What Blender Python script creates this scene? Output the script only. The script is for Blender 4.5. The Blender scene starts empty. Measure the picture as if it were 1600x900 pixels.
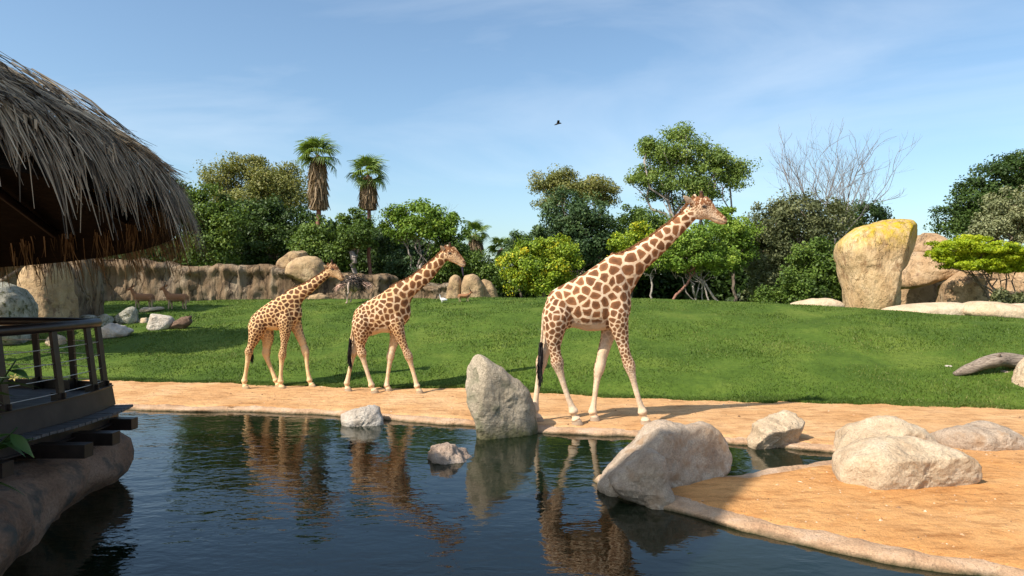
import bpy, math, random
import numpy as np
rng = np.random.default_rng(7)
random.seed(7)
S = bpy.context.scene
COL = S.collection
F = 1066.67          # focal length in photograph pixels (24 mm on 36 mm, 1600 px wide)
CAMZ = 3.0

# ------------------------------------------------------------------ camera, sky, sun, exposure
cam = bpy.data.cameras.new('camera'); cam.lens = 24.0; cam.sensor_width = 36.0
cam.clip_start = 0.05; cam.clip_end = 3000
cam_o = bpy.data.objects.new('camera', cam); COL.objects.link(cam_o)
cam_o.location = (0, 0, CAMZ); cam_o.rotation_euler = (math.radians(90), 0, 0)
S.camera = cam_o

SH = np.array([0.78, 0.60])                 # shadow offset on the ground for each metre of height
SUN_EL = math.atan2(1.0, float(np.hypot(*SH)))
SUN_AZ = math.atan2(-SH[0], -SH[1])         # clockwise from +Y
W = bpy.data.worlds.new('World'); S.world = W; W.use_nodes = True
nt = W.node_tree; nt.nodes.clear()
wo = nt.nodes.new('ShaderNodeOutputWorld'); bg = nt.nodes.new('ShaderNodeBackground')
sky = nt.nodes.new('ShaderNodeTexSky'); sky.sky_type = 'NISHITA'; sky.sun_disc = False
sky.sun_elevation = SUN_EL; sky.sun_rotation = SUN_AZ % (2 * math.pi)
sky.air_density = 1.0; sky.dust_density = 1.6; sky.ozone_density = 1.6; sky.altitude = 10
bg.inputs['Strength'].default_value = 0.138
# thin high cirrus, laid out by direction all round the sky
tc = nt.nodes.new('ShaderNodeTexCoord'); mp = nt.nodes.new('ShaderNodeMapping')
mp.inputs['Scale'].default_value = (1.3, 3.2, 6.0); mp.inputs['Rotation'].default_value = (0.25, 0.35, 0.7)
cn = nt.nodes.new('ShaderNodeTexNoise'); cn.inputs['Scale'].default_value = 1.3; cn.inputs['Detail'].default_value = 7
cn.inputs['Roughness'].default_value = 0.55; cn.inputs['Distortion'].default_value = 0.6
cr = nt.nodes.new('ShaderNodeMapRange'); cr.inputs['From Min'].default_value = 0.45; cr.inputs['From Max'].default_value = 0.85
cr.inputs['To Max'].default_value = 0.30
mx = nt.nodes.new('ShaderNodeMix'); mx.data_type = 'RGBA'; mx.inputs['B'].default_value = (6.2, 6.6, 7.0, 1)
nt.links.new(tc.outputs['Generated'], mp.inputs['Vector']); nt.links.new(mp.outputs['Vector'], cn.inputs['Vector'])
nt.links.new(cn.outputs['Fac'], cr.inputs['Value']); nt.links.new(cr.outputs['Result'], mx.inputs['Factor'])
tn = nt.nodes.new('ShaderNodeMix'); tn.data_type = 'RGBA'; tn.blend_type = 'MULTIPLY'; tn.inputs['Factor'].default_value = 1.0; tn.inputs['B'].default_value = (0.93, 1.03, 1.03, 1)
nt.links.new(sky.outputs['Color'], tn.inputs['A']); nt.links.new(tn.outputs['Result'], mx.inputs['A']); nt.links.new(mx.outputs['Result'], bg.inputs['Color'])
nt.links.new(bg.outputs['Background'], wo.inputs['Surface'])

sun = bpy.data.lights.new('sun', 'SUN'); sun.energy = 5.0; sun.angle = math.radians(0.55); sun.color = (1.0, 0.93, 0.82)
sun_o = bpy.data.objects.new('sun', sun); COL.objects.link(sun_o)
from mathutils import Vector, Matrix, Euler
sd_ = Vector((SH[0], SH[1], -1.0)).normalized()
sun_o.rotation_euler = sd_.to_track_quat('-Z', 'Y').to_euler()
S.view_settings.view_transform = 'Standard'; S.view_settings.look = 'None'
S.view_settings.gamma = 1.0; S.view_settings.exposure = 0.45; S.view_settings.use_curve_mapping = False
S.cycles.max_bounces = 6; S.cycles.transparent_max_bounces = 6
try: S.cycles.use_denoising = True
except Exception: pass

# ------------------------------------------------------------------ helpers
def at(px, py, d): return np.array([(px - 800) * d / F, d, CAMZ - (py - 450) * d / F])

def _h(ix, iy, iz, seed):
    n = (ix * 374761393 + iy * 668265263 + iz * 2147483647 + seed * 974634777) & 0xFFFFFFFF
    n = ((n ^ (n >> 13)) * 1274126177) & 0xFFFFFFFF
    n = ((n ^ (n >> 16)) * 2246822519) & 0xFFFFFFFF
    return ((n ^ (n >> 15)) & 0xFFFFFF) / float(0xFFFFFF) * 2 - 1
def vnoise(p, seed=0):
    p = np.asarray(p, float); i = np.floor(p).astype(np.int64); f = p - i
    f = f * f * f * (f * (f * 6 - 15) + 10); r = 0
    for dx in (0, 1):
        wx = f[:, 0] if dx else 1 - f[:, 0]
        for dy in (0, 1):
            wy = f[:, 1] if dy else 1 - f[:, 1]
            for dz in (0, 1):
                wz = f[:, 2] if dz else 1 - f[:, 2]
                r = r + wx * wy * wz * _h(i[:, 0] + dx, i[:, 1] + dy, i[:, 2] + dz, seed)
    return r
def fbm(p, seed=0, oct=4, rough=0.5):
    p = np.asarray(p, float); a = 1.0; r = np.zeros(len(p)); s = 1.0
    for o in range(oct):
        r += a * vnoise(p * s + 17.3 * o, seed + o); a *= rough; s *= 2.03
    return r
def sstep(a, b, x):
    t = np.clip((x - a) / (b - a), 0, 1); return t * t * (3 - 2 * t)

def mesh_np(name, V, Fc, attrs=None, smooth=True):
    """V (n,3); Fc (m,k) int array with k = 3 or 4, or a list of such arrays."""
    V = np.ascontiguousarray(V, np.float32)
    Fl = [np.asarray(f, np.int32) for f in (Fc if isinstance(Fc, list) else [Fc]) if len(f)]
    me = bpy.data.meshes.new(name)
    nl = sum(f.size for f in Fl); nf = sum(len(f) for f in Fl)
    me.vertices.add(len(V)); me.vertices.foreach_set('co', V.ravel())
    me.loops.add(nl); me.loops.foreach_set('vertex_index', np.concatenate([f.ravel() for f in Fl]))
    me.polygons.add(nf)
    tot = np.concatenate([np.full(len(f), f.shape[1], np.int32) for f in Fl])
    st = np.concatenate([[0], np.cumsum(tot)[:-1]]).astype(np.int32)
    me.polygons.foreach_set('loop_start', st)
    me.update(calc_edges=True); me.validate()
    me.polygons.foreach_set('use_smooth', np.full(len(me.polygons), bool(smooth)))
    for k, (dom, arr) in (attrs or {}).items():
        a = me.attributes.new(k, 'FLOAT', dom); a.data.foreach_set('value', np.ascontiguousarray(arr, np.float32))
    return me

def mkobj(name, me, mat, loc=(0, 0, 0), parent=None, **props):
    o = bpy.data.objects.new(name, me); COL.objects.link(o); o.location = [float(c) for c in loc]
    if mat is not None and not me.materials: me.materials.append(mat)
    if parent is not None: o.parent = parent
    for k, v in props.items():
        if v is not None: o[k] = v
    return o
def empty(name, loc, label, category, group=None):
    o = bpy.data.objects.new(name, None); COL.objects.link(o); o.location = [float(c) for c in loc]
    o['label'] = label; o['category'] = category
    if group: o['group'] = group
    return o

class MB:
    """collects pieces (boxes, tubes, lofts, strips) for ONE mesh"""
    def __init__(s): s.V = []; s.Q = []; s.T = []; s.n = 0
    def add(s, V, Q=None, T=None):
        V = np.asarray(V, float)
        if Q is not None and len(Q): s.Q.append(np.asarray(Q) + s.n)
        if T is not None and len(T): s.T.append(np.asarray(T) + s.n)
        s.V.append(V); s.n += len(V)
    def box(s, c, h, ax=None):
        c = np.asarray(c, float); h = np.asarray(h, float)
        k = np.array([[x, y, z] for x in (-1, 1) for y in (-1, 1) for z in (-1, 1)], float) * h
        if ax is not None: k = k @ np.asarray(ax, float)
        s.add(k + c, [[0, 1, 3, 2], [4, 6, 7, 5], [0, 4, 5, 1], [2, 3, 7, 6], [0, 2, 6, 4], [1, 5, 7, 3]])
    def beam(s, a, b, w, h, up=(0, 0, 1)):
        a = np.asarray(a, float); b = np.asarray(b, float); d = b - a; L = np.linalg.norm(d); d = d / L
        up = np.asarray(up, float); sd = np.cross(d, up); sd /= np.linalg.norm(sd); u = np.cross(sd, d)
        s.box((a + b) / 2, (L / 2, w / 2, h / 2), np.array([d, sd, u]))
    def tube(s, P, R, n=8, cap=True):
        P = np.asarray(P, float); R = np.broadcast_to(np.asarray(R, float), (len(P),))
        Tn = np.gradient(P, axis=0); Tn /= np.linalg.norm(Tn, axis=1)[:, None] + 1e-9
        ref = np.array([0.31, 0.17, 0.93]); 
        A = np.cross(Tn, ref); bad = np.linalg.norm(A, axis=1) < 0.1
        if bad.any(): A[bad] = np.cross(Tn[bad], [1.0, 0, 0])
        A /= np.linalg.norm(A, axis=1)[:, None]; B = np.cross(Tn, A)
        th = np.arange(n) * 2 * math.pi / n
        V = P[:, None, :] + R[:, None, None] * (np.cos(th)[None, :, None] * A[:, None, :] + np.sin(th)[None, :, None] * B[:, None, :])
        s.rings(V, cap)
    def rings(s, V, cap=True):
        m, n = V.shape[:2]; i = np.arange(m - 1)[:, None] * n; j = np.arange(n)[None, :]; j2 = (j + 1) % n
        Q = np.stack([i + j, i + j2, i + n + j2, i + n + j], -1).reshape(-1, 4)
        T = []
        Vv = V.reshape(-1, 3)
        if cap:
            Vv = np.vstack([Vv, V[0].mean(0), V[-1].mean(0)]); c0 = m * n; c1 = c0 + 1
            for k in range(n):
                T.append([c0, (k + 1) % n, k]); T.append([c1, (m - 1) * n + k, (m - 1) * n + (k + 1) % n])
        s.add(Vv, Q, T)
    def mesh(s, name, smooth=True, base=(0, 0, 0), attrs=None):
        V = np.vstack(s.V) - np.asarray(base, float)
        fs = []
        if s.Q: fs.append(np.vstack(s.Q))
        if s.T: fs.append(np.vstack(s.T))
        return mesh_np(name, V, fs, attrs, smooth)

def catmull(P, k=4):
    P = np.asarray(P, float); n = len(P); out = []
    for i in range(n - 1):
        p0 = P[max(i - 1, 0)]; p1 = P[i]; p2 = P[i + 1]; p3 = P[min(i + 2, n - 1)]
        for t in np.arange(k) / k:
            out.append(0.5 * ((2 * p1) + (p2 - p0) * t + (2 * p0 - 5 * p1 + 4 * p2 - p3) * t * t + (3 * p1 - p0 - 3 * p2 + p3) * t ** 3))
    out.append(P[-1]); return np.array(out)

# ------------------------------------------------------------------ materials
def new_mat(name):
    m = bpy.data.materials.new(name); m.use_nodes = True; t = m.node_tree
    b = t.nodes['Principled BSDF']; return m, t, b
def N(t, kind, **kw):
    n = t.nodes.new(kind)
    for k, v in kw.items():
        if k.startswith('i_'): n.inputs[k[2:].replace('_', ' ')].default_value = v
        else: setattr(n, k, v)
    return n
def ramp(t, stops, src):
    r = t.nodes.new('ShaderNodeValToRGB'); e = r.color_ramp.elements
    while len(e) < len(stops): e.new(0.5)
    for el, (p, c) in zip(e, stops): el.position = p; el.color = (*c, 1) if len(c) == 3 else c
    t.links.new(src, r.inputs['Fac']); return r
def mixc(t, fac, a, b, mode='MIX'):
    m = t.nodes.new('ShaderNodeMix'); m.data_type = 'RGBA'; m.blend_type = mode
    for s, v in ((m.inputs['Factor'], fac), (m.inputs['A'], a), (m.inputs['B'], b)):
        if hasattr(v, 'is_output') or isinstance(v, bpy.types.NodeSocket): t.links.new(v, s)
        else: s.default_value = v if not isinstance(v, tuple) or len(v) == 4 else (*v, 1)
    return m.outputs['Result']
def noise(t, vec, scale, detail=4, rough=0.55, dist=0.0):
    n = N(t, 'ShaderNodeTexNoise', i_Scale=scale, i_Detail=detail, i_Roughness=rough, i_Distortion=dist)
    t.links.new(vec, n.inputs['Vector']); return n.outputs['Fac']
def mapr(t, v, a, b, c=0.0, d=1.0):
    n = N(t, 'ShaderNodeMapRange'); n.inputs['From Min'].default_value = a; n.inputs['From Max'].default_value = b
    n.inputs['To Min'].default_value = c; n.inputs['To Max'].default_value = d
    t.links.new(v, n.inputs['Value']); return n.outputs['Result']
def bump(t, b, h, strength, dist=0.02, prev=None):
    n = N(t, 'ShaderNodeBump'); n.inputs['Strength'].default_value = strength; n.inputs['Distance'].default_value = dist
    t.links.new(h, n.inputs['Height'])
    if prev is not None: t.links.new(prev, n.inputs['Normal'])
    t.links.new(n.outputs['Normal'], b.inputs['Normal']); return n.outputs['Normal']

def rock_mat(name, cols, scale=1.0, lichen=None, moss=None, stain=None, crack=0.35, bumps=0.6, stretch=(1, 1, 1), speck=0.25):
    """lichen = (colour, z0, z1) grows above local height; moss = (colour, z0, z1) grows below it"""
    m, t, b = new_mat(name); tc = N(t, 'ShaderNodeTexCoord'); mp = N(t, 'ShaderNodeMapping')
    mp.inputs['Scale'].default_value = stretch; t.links.new(tc.outputs['Object'], mp.inputs['Vector']); v = mp.outputs['Vector']
    n1 = noise(t, v, 1.1 * scale, 7, 0.62, 0.4)
    c = ramp(t, [(0.30, cols[0]), (0.50, cols[1]), (0.72, cols[2])], n1).outputs['Color']
    n2 = noise(t, v, 26 * scale, 4, 0.7)
    c = mixc(t, speck, c, mixc(t, 1.0, c, ramp(t, [(0.36, (0.45, 0.42, 0.38)), (0.6, (1.25, 1.2, 1.15))], n2).outputs['Color'], 'MULTIPLY'))
    n3 = noise(t, v, 0.45 * scale, 3)
    if stain: c = mixc(t, mapr(t, noise(t, v, 2.3 * scale, 5, 0.6), 0.52, 0.66), c, stain)
    sep = N(t, 'ShaderNodeSeparateXYZ'); t.links.new(tc.outputs['Object'], sep.inputs['Vector'])
    add = N(t, 'ShaderNodeMath', operation='MULTIPLY_ADD'); t.links.new(noise(t, tc.outputs['Object'], 2.6 * scale, 5, 0.65), add.inputs[0])
    add.inputs[1].default_value = 0.9; t.links.new(sep.outputs['Z'], add.inputs[2]); zz = add.outputs[0]
    if lichen:
        f = mapr(t, zz, lichen[1] + 0.45, lichen[2] + 0.45)
        f2 = N(t, 'ShaderNodeMath', operation='MULTIPLY'); t.links.new(f, f2.inputs[0])
        t.links.new(mapr(t, noise(t, v, 3.5 * scale, 5, 0.6), 0.36, 0.62), f2.inputs[1])
        c = mixc(t, f2.outputs[0], c, lichen[0])
    if moss:
        a2 = N(t, 'ShaderNodeMath', operation='MULTIPLY_ADD'); t.links.new(noise(t, tc.outputs['Object'], 6 * scale, 4), a2.inputs[0])
        a2.inputs[1].default_value = moss[2] * 0.8; t.links.new(sep.outputs['Z'], a2.inputs[2])
        c = mixc(t, mapr(t, a2.outputs[0], moss[2] * 1.3, moss[1] + moss[2] * 0.3), c, moss[0])
    t.links.new(c, b.inputs['Base Color']); b.inputs['Roughness'].default_value = 0.9
    b.inputs['Specular IOR Level'].default_value = 0.2
    vo = N(t, 'ShaderNodeTexVoronoi', feature='DISTANCE_TO_EDGE', i_Scale=0.62 * scale)
    wv = N(t, 'ShaderNodeVectorMath', operation='MULTIPLY_ADD'); nn = N(t, 'ShaderNodeTexNoise', i_Scale=2.5 * scale, i_Detail=4.0)
    t.links.new(v, nn.inputs['Vector']); t.links.new(nn.outputs['Color'], wv.inputs[0]); wv.inputs[1].default_value = (1.5 / scale,) * 3; t.links.new(v, wv.inputs[2])
    t.links.new(wv.outputs[0], vo.inputs['Vector'])
    p = bump(t, b, mapr(t, vo.outputs['Distance'], 0.0, 0.035), crack, 0.05); c2 = mixc(t, mapr(t, vo.outputs['Distance'], 0.0, 0.016, crack * 0.6, 0.0), c, mixc(t, 1.0, c, (0.4, 0.36, 0.32, 1), 'MULTIPLY')); t.links.new(c2, b.inputs['Base Color'])
    p = bump(t, b, noise(t, v, 1.8 * scale, 6, 0.6), bumps, 0.16, p); p = bump(t, b, noise(t, v, 7 * scale, 8, 0.72), bumps, 0.07, p)
    bump(t, b, n2, bumps * 0.6, 0.012, p)
    return m

def leaf_mat(name, cols, trans=0.35, rough=0.55):
    m, t, b = new_mat(name); a = N(t, 'ShaderNodeAttribute', attribute_name='tint')
    n = len(cols); c = ramp(t, [(i / max(n - 1, 1), k) for i, k in enumerate(cols)], a.outputs['Fac']).outputs['Color']
    t.links.new(c, b.inputs['Base Color']); b.inputs['Roughness'].default_value = rough
    b.inputs['Specular IOR Level'].default_value = 0.3
    tr = N(t, 'ShaderNodeBsdfTranslucent'); t.links.new(mixc(t, 1.0, c, (1.25, 1.2, 0.55, 1), 'MULTIPLY'), tr.inputs['Color'])
    ms = N(t, 'ShaderNodeMixShader'); ms.inputs['Fac'].default_value = trans
    t.links.new(b.outputs[0], ms.inputs[1]); t.links.new(tr.outputs[0], ms.inputs[2])
    t.links.new(ms.outputs[0], t.nodes['Material Output'].inputs['Surface']); return m

def plain_mat(name, c1, c2, scale=8, rough=0.7, bumps=0.2, stretch=(1, 1, 1), metal=0.0, spec=0.3, detail=5):
    m, t, b = new_mat(name); tc = N(t, 'ShaderNodeTexCoord'); mp = N(t, 'ShaderNodeMapping'); mp.inputs['Scale'].default_value = stretch
    t.links.new(tc.outputs['Object'], mp.inputs['Vector']); n = noise(t, mp.outputs['Vector'], scale, detail, 0.62)
    t.links.new(ramp(t, [(0.3, c1), (0.7, c2)], n).outputs['Color'], b.inputs['Base Color'])
    b.inputs['Roughness'].default_value = rough; b.inputs['Metallic'].default_value = metal; b.inputs['Specular IOR Level'].default_value = spec
    bump(t, b, n, bumps, 0.02); return m

BARK = plain_mat('bark', (0.10, 0.07, 0.05), (0.24, 0.19, 0.14), 9, 0.9, 0.6, (1, 1, 0.25))
BARK_PALE = plain_mat('bark_pale', (0.22, 0.18, 0.15), (0.42, 0.36, 0.31), 9, 0.9, 0.5, (1, 1, 0.25))
BARK_GREY = plain_mat('bark_grey', (0.13, 0.115, 0.11), (0.27, 0.245, 0.235), 9, 0.9, 0.4, (1, 1, 0.3))
BARK_RED = plain_mat('bark_red', (0.16, 0.07, 0.05), (0.34, 0.17, 0.12), 12, 0.9, 0.5, (1, 1, 0.6))
#@@STRUCTURE
# ------------------------------------------------------------------ terrain
SHORE_FAR = [(-9.9, 16.9), (-8.5, 16.75), (-7.8, 16.6), (-6.2, 16.5), (-4.0, 16.0), (-2.9, 15.5), (-0.83, 14.8), (0.66, 14.15), (1.7, 13.9),
             (2.56, 13.7), (3.74, 13.3), (4.4, 13.0), (5.16, 12.75), (6.0, 12.4), (6.15, 12.0), (5.68, 11.75), (4.95, 11.4), (4.4, 11.1), (3.75, 10.8)]
SHORE_NEAR = [(3.0, 10.75), (2.2, 10.9), (1.6, 10.9), (1.3, 10.6), (1.62, 9.85), (2.08, 9.36), (2.36, 9.1), (3.08, 8.25), (3.64, 7.77), (4.18, 7.44),
              (4.7, 7.2), (5.2, 6.93), (6.6, 6.3), (9.0, 5.2), (14.0, 4.0)]
SHORE_LEFT = [(18, -6), (-8, -6), (-6.2, 2.0), (-5.6, 5.5), (-5.6, 7.3), (-6.1, 8.9), (-6.9, 11.2), (-8.2, 13.2), (-9.6, 15.4)]
POND = np.array(SHORE_FAR + SHORE_NEAR + SHORE_LEFT)
def seg_dist(x, y, P, closed=True):
    d = np.full(x.shape, 1e9); A = P; B = np.roll(P, -1, 0)
    if not closed: A = P[:-1]; B = P[1:]
    for (ax, ay), (bx, by) in zip(A, B):
        ex, ey = bx - ax, by - ay; t = np.clip(((x - ax) * ex + (y - ay) * ey) / (ex * ex + ey * ey), 0, 1)
        d = np.minimum(d, np.hypot(x - ax - t * ex, y - ay - t * ey))
    return d
def inside(x, y, P):
    r = np.zeros(x.shape, bool); A = P; B = np.roll(P, -1, 0)
    for (ax, ay), (bx, by) in zip(A, B):
        c = (ay > y) != (by > y)
        with np.errstate(divide='ignore', invalid='ignore'):
            r ^= c & (x < (bx - ax) * (y - ay) / (by - ay + 1e-12) + ax)
    return r
EX = [-40, -20, -12.5, -7.7, -3.7, -1.5, 0.9, 3.3, 5.65, 7.7, 10.1, 12.1, 15.3, 21, 42]
EY = [23.2, 22.2, 21.3, 20.5, 19.7, 19.5, 18.8, 17.7, 17.25, 17.15, 16.7, 16.2, 15.4, 14, 11]
UU = [-1.2, -0.75, -0.45, -0.2, 0.0, 0.2, 0.3, 0.5, 0.75, 1.2]
DC = [42, 42, 42, 38, 34, 33, 32, 28, 25, 22]
YC = [471, 471, 470, 468.5, 465, 467, 470.5, 481, 497, 520]
def lawn_edge(x, y): return np.interp(x, EX, EY) + 0.16 * vnoise(np.stack([x * 1.3, x * 0, x * 0], -1), 5) + 0.1 * vnoise(np.stack([x * 4.1, y * 2, x * 0], -1), 6)
def terrain(x, y, full=False):
    x = np.asarray(x, float); y = np.asarray(y, float); shp = x.shape; x = x.ravel(); y = y.ravel()
    sd = seg_dist(x, y, POND); ins = inside(x, y, POND); sd = np.where(ins, -sd, sd)
    P3 = np.stack([x, y, 0 * x], -1)
    z = np.where(sd > 0, -0.05 + 0.165 * sstep(0.0, 0.34, sd + 0.05 * vnoise(P3 * 1.9, 12)), -0.05 - 0.75 * sstep(0.0, 0.9, -sd))
    z = z + np.where(sd > 0.3, 0.014 * fbm(P3 * 1.6, 3, 4) + 0.007 * fbm(P3 * 5.5, 9, 2), 0)
    yy = np.maximum(y, 0.5); u = np.clip(x / yy, -1.2, 1.2)
    E = np.interp(x, EX, EY); Dc = np.interp(u, UU, DC); zc = CAMZ - (np.interp(u, UU, YC) - 450) * Dc / F
    t = (y - E) / (Dc - E); tt = np.clip(t, 0, 1)
    g = 1.35 * tt - 0.35 * tt ** 3; g = g * sstep(0, 0.08, tt)
    drop = np.interp(u, [-0.5, -0.2, 0.0], [0.012, 0.03, 0.07])
    L = (zc - 0.12) * g - np.where(t > 1, np.minimum((y - Dc) * drop, 0.7), 0)
    L = L + 0.06 * fbm(P3 * 0.35, 21, 3) * np.clip(tt * 6, 0, 1) * np.clip((1.2 - t) * 4, 0, 1)
    z = z + np.where(y > 10, L, 0)
    z = z + 0.0
    r = z.reshape(shp)
    return (r, sd.reshape(shp)) if full else r
def ground_hit(px, py, d0=6.0, d1=60.0):
    d = np.linspace(d0, d1, 3000); z = terrain((px - 800) * d / F, d); zr = CAMZ - (py - 450) * d / F
    k = np.argmax(zr <= z)
    return float(d[k]) if (zr <= z).any() else d1
def gz(x, y): return float(terrain(np.array([x]), np.array([y]))[0])

# sand
def sand_material():
    m, t, b = new_mat('sand'); tc = N(t, 'ShaderNodeTexCoord'); v = tc.outputs['Object']
    c = ramp(t, [(0.3, (0.50, 0.265, 0.110)), (0.5, (0.60, 0.345, 0.160)), (0.72, (0.69, 0.45, 0.245))], noise(t, v, 0.55, 7, 0.65, 0.3)).outputs['Color']
    mpx = N(t, 'ShaderNodeMapping'); mpx.inputs['Scale'].default_value = (0.7, 2.4, 1); t.links.new(v, mpx.inputs['Vector'])
    c = mixc(t, 0.85, c, mixc(t, 1.0, c, ramp(t, [(0.33, (0.55, 0.46, 0.40)), (0.5, (1, 1, 1)), (0.68, (1.2, 1.18, 1.15))], noise(t, mpx.outputs[0], 2.6, 8, 0.72)).outputs['Color'], 'MULTIPLY'))
    sy = N(t, 'ShaderNodeSeparateXYZ'); t.links.new(v, sy.inputs[0]); c = mixc(t, mapr(t, sy.outputs['Y'], 12.8, 11.2), c, mixc(t, 1.0, c, (0.97, 0.85, 0.68, 1), 'MULTIPLY'))
    g = noise(t, v, 55, 3, 0.7); c = mixc(t, 0.45, c, mixc(t, 1.0, c, ramp(t, [(0.3, (0.5, 0.48, 0.45)), (0.65, (1.25, 1.22, 1.2))], g).outputs['Color'], 'MULTIPLY'))
    t.links.new(c, b.inputs['Base Color']); b.inputs['Roughness'].default_value = 0.95; b.inputs['Specular IOR Level'].default_value = 0.1
    vo = N(t, 'ShaderNodeTexVoronoi', feature='SMOOTH_F1', i_Scale=3.2); t.links.new(v, vo.inputs['Vector'])
    p = bump(t, b, mapr(t, vo.outputs['Distance'], 0.05, 0.35), 0.4, 0.04)      # hoof prints
    p = bump(t, b, noise(t, v, 7, 7, 0.7), 0.8, 0.08, p); bump(t, b, g, 0.6, 0.015, p); return m
SAND = sand_material()
def axis(parts):
    return np.unique(np.round(np.concatenate([np.arange(a, b, s) for a, b, s in parts]), 4))
gx = axis([(-400, -60, 20), (-60, -14, 1.0), (-14, 14, 0.09), (14, 60, 1.0), (60, 401, 20)])
gy = axis([(-60, -6, 6), (-6, 6, 0.5), (6, 21.5, 0.08), (21.5, 46, 0.25), (46, 90, 2), (90, 801, 40)])
GX, GY = np.meshgrid(gx, gy); GZ, GSD = terrain(GX, GY, True)
nx, ny = len(gx), len(gy)
I = (np.arange(ny - 1)[:, None] * nx + np.arange(nx - 1)[None, :])
Q = np.stack([I, I + 1, I + nx + 1, I + nx], -1).reshape(-1, 4)
V = np.stack([GX, GY, GZ], -1).reshape(-1, 3)
lawn_mask = (GY > lawn_edge(GX.ravel(), GY.ravel()).reshape(GX.shape))
far = GY > 46
mkobj('sand_ground', mesh_np('sand_ground', V, Q), SAND, kind='structure')

# lawn sheet on top of the sand
def lawn_material():
    m, t, b = new_mat('lawn'); tc = N(t, 'ShaderNodeTexCoord'); v = tc.outputs['Object']
    c = ramp(t, [(0.32, (0.046, 0.083, 0.010)), (0.5, (0.072, 0.118, 0.015)), (0.7, (0.118, 0.158, 0.025))], noise(t, v, 0.5, 6, 0.6, 0.5)).outputs['Color']
    c = mixc(t, 0.6, c, mixc(t, 1.0, c, ramp(t, [(0.34, (0.55, 0.6, 0.5)), (0.66, (1.3, 1.25, 1.2))], noise(t, v, 7, 6, 0.7)).outputs['Color'], 'MULTIPLY'))
    c = mixc(t, mapr(t, noise(t, v, 2.1, 5, 0.7), 0.66, 0.76, 0, 0.55), c, (0.24, 0.24, 0.07, 1))
    t.links.new(c, b.inputs['Base Color']); b.inputs['Roughness'].default_value = 0.9; b.inputs['Specular IOR Level'].default_value = 0.15
    p = bump(t, b, noise(t, v, 4, 5, 0.65), 0.3, 0.08); bump(t, b, noise(t, v, 45, 3, 0.7), 0.5, 0.03, p); return m
LAWN = lawn_material()
cell = lawn_mask.ravel()[Q].all(1)
used = np.unique(Q[cell]); remap = np.full(len(V), -1); remap[used] = np.arange(len(used))
lv = V[used].copy(); lv[:, 2] += 0.012
mkobj('lawn', mesh_np('lawn', lv, remap[Q[cell]]), LAWN, kind='structure')

# grass blades (nobody could count them)
GRASS = leaf_mat('grass_blades', [(0.030, 0.062, 0.007), (0.064, 0.112, 0.012), (0.108, 0.156, 0.021), (0.22, 0.21, 0.07)], 0.2, 0.6)
def grass():
    n = 330000
    u = rng.uniform(-0.82, 0.82, n); d = 14.5 + 29 * rng.random(n) ** 1.5
    ex = int(n * 0.18)                                           # ragged rim where the turf meets the sand
    x = u * d; xe = rng.uniform(-15, 14, ex); ye = np.interp(xe, EX, EY) + rng.normal(0.12, 0.16, ex)
    x = np.concatenate([x, xe]); y = np.concatenate([d, ye])
    k = y > lawn_edge(x, y) - 0.06 * rng.random(len(x)); x = x[k]; y = y[k]; n = len(x)
    z = terrain(x, y)
    den = 0.75 + 0.6 * vnoise(np.stack([x * 0.8, y * 0.8, 0 * x], -1), 31)
    h = rng.uniform(0.022, 0.050, n) * den * (1 + y / 60); w = rng.uniform(0.010, 0.020, n) * (0.6 + y / 34)
    a = rng.uniform(0, 6.283, n); lean = rng.normal(0, 0.55, (n, 2))
    dx = np.cos(a) * w; dy = np.sin(a) * w
    V = np.empty((n, 3, 3)); V[:, 0] = np.stack([x - dx, y - dy, z - 0.005], -1); V[:, 1] = np.stack([x + dx, y + dy, z - 0.005], -1)
    V[:, 2] = np.stack([x + lean[:, 0] * h, y + lean[:, 1] * h, z + h + 0.012], -1)
    tint = np.clip(0.42 + 0.2 * fbm(np.stack([x * 0.6, y * 0.6, 0 * x], -1), 41, 4) + rng.normal(0, 0.16, n), 0, 1)
    me = mesh_np('grass', V.reshape(-1, 3), np.arange(n * 3).reshape(-1, 3), {'tint': ('FACE', tint)}, False)
    mkobj('grass', me, GRASS, label='short green turf growing over the sloping lawn', category='grass', kind='stuff')
grass()

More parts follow.
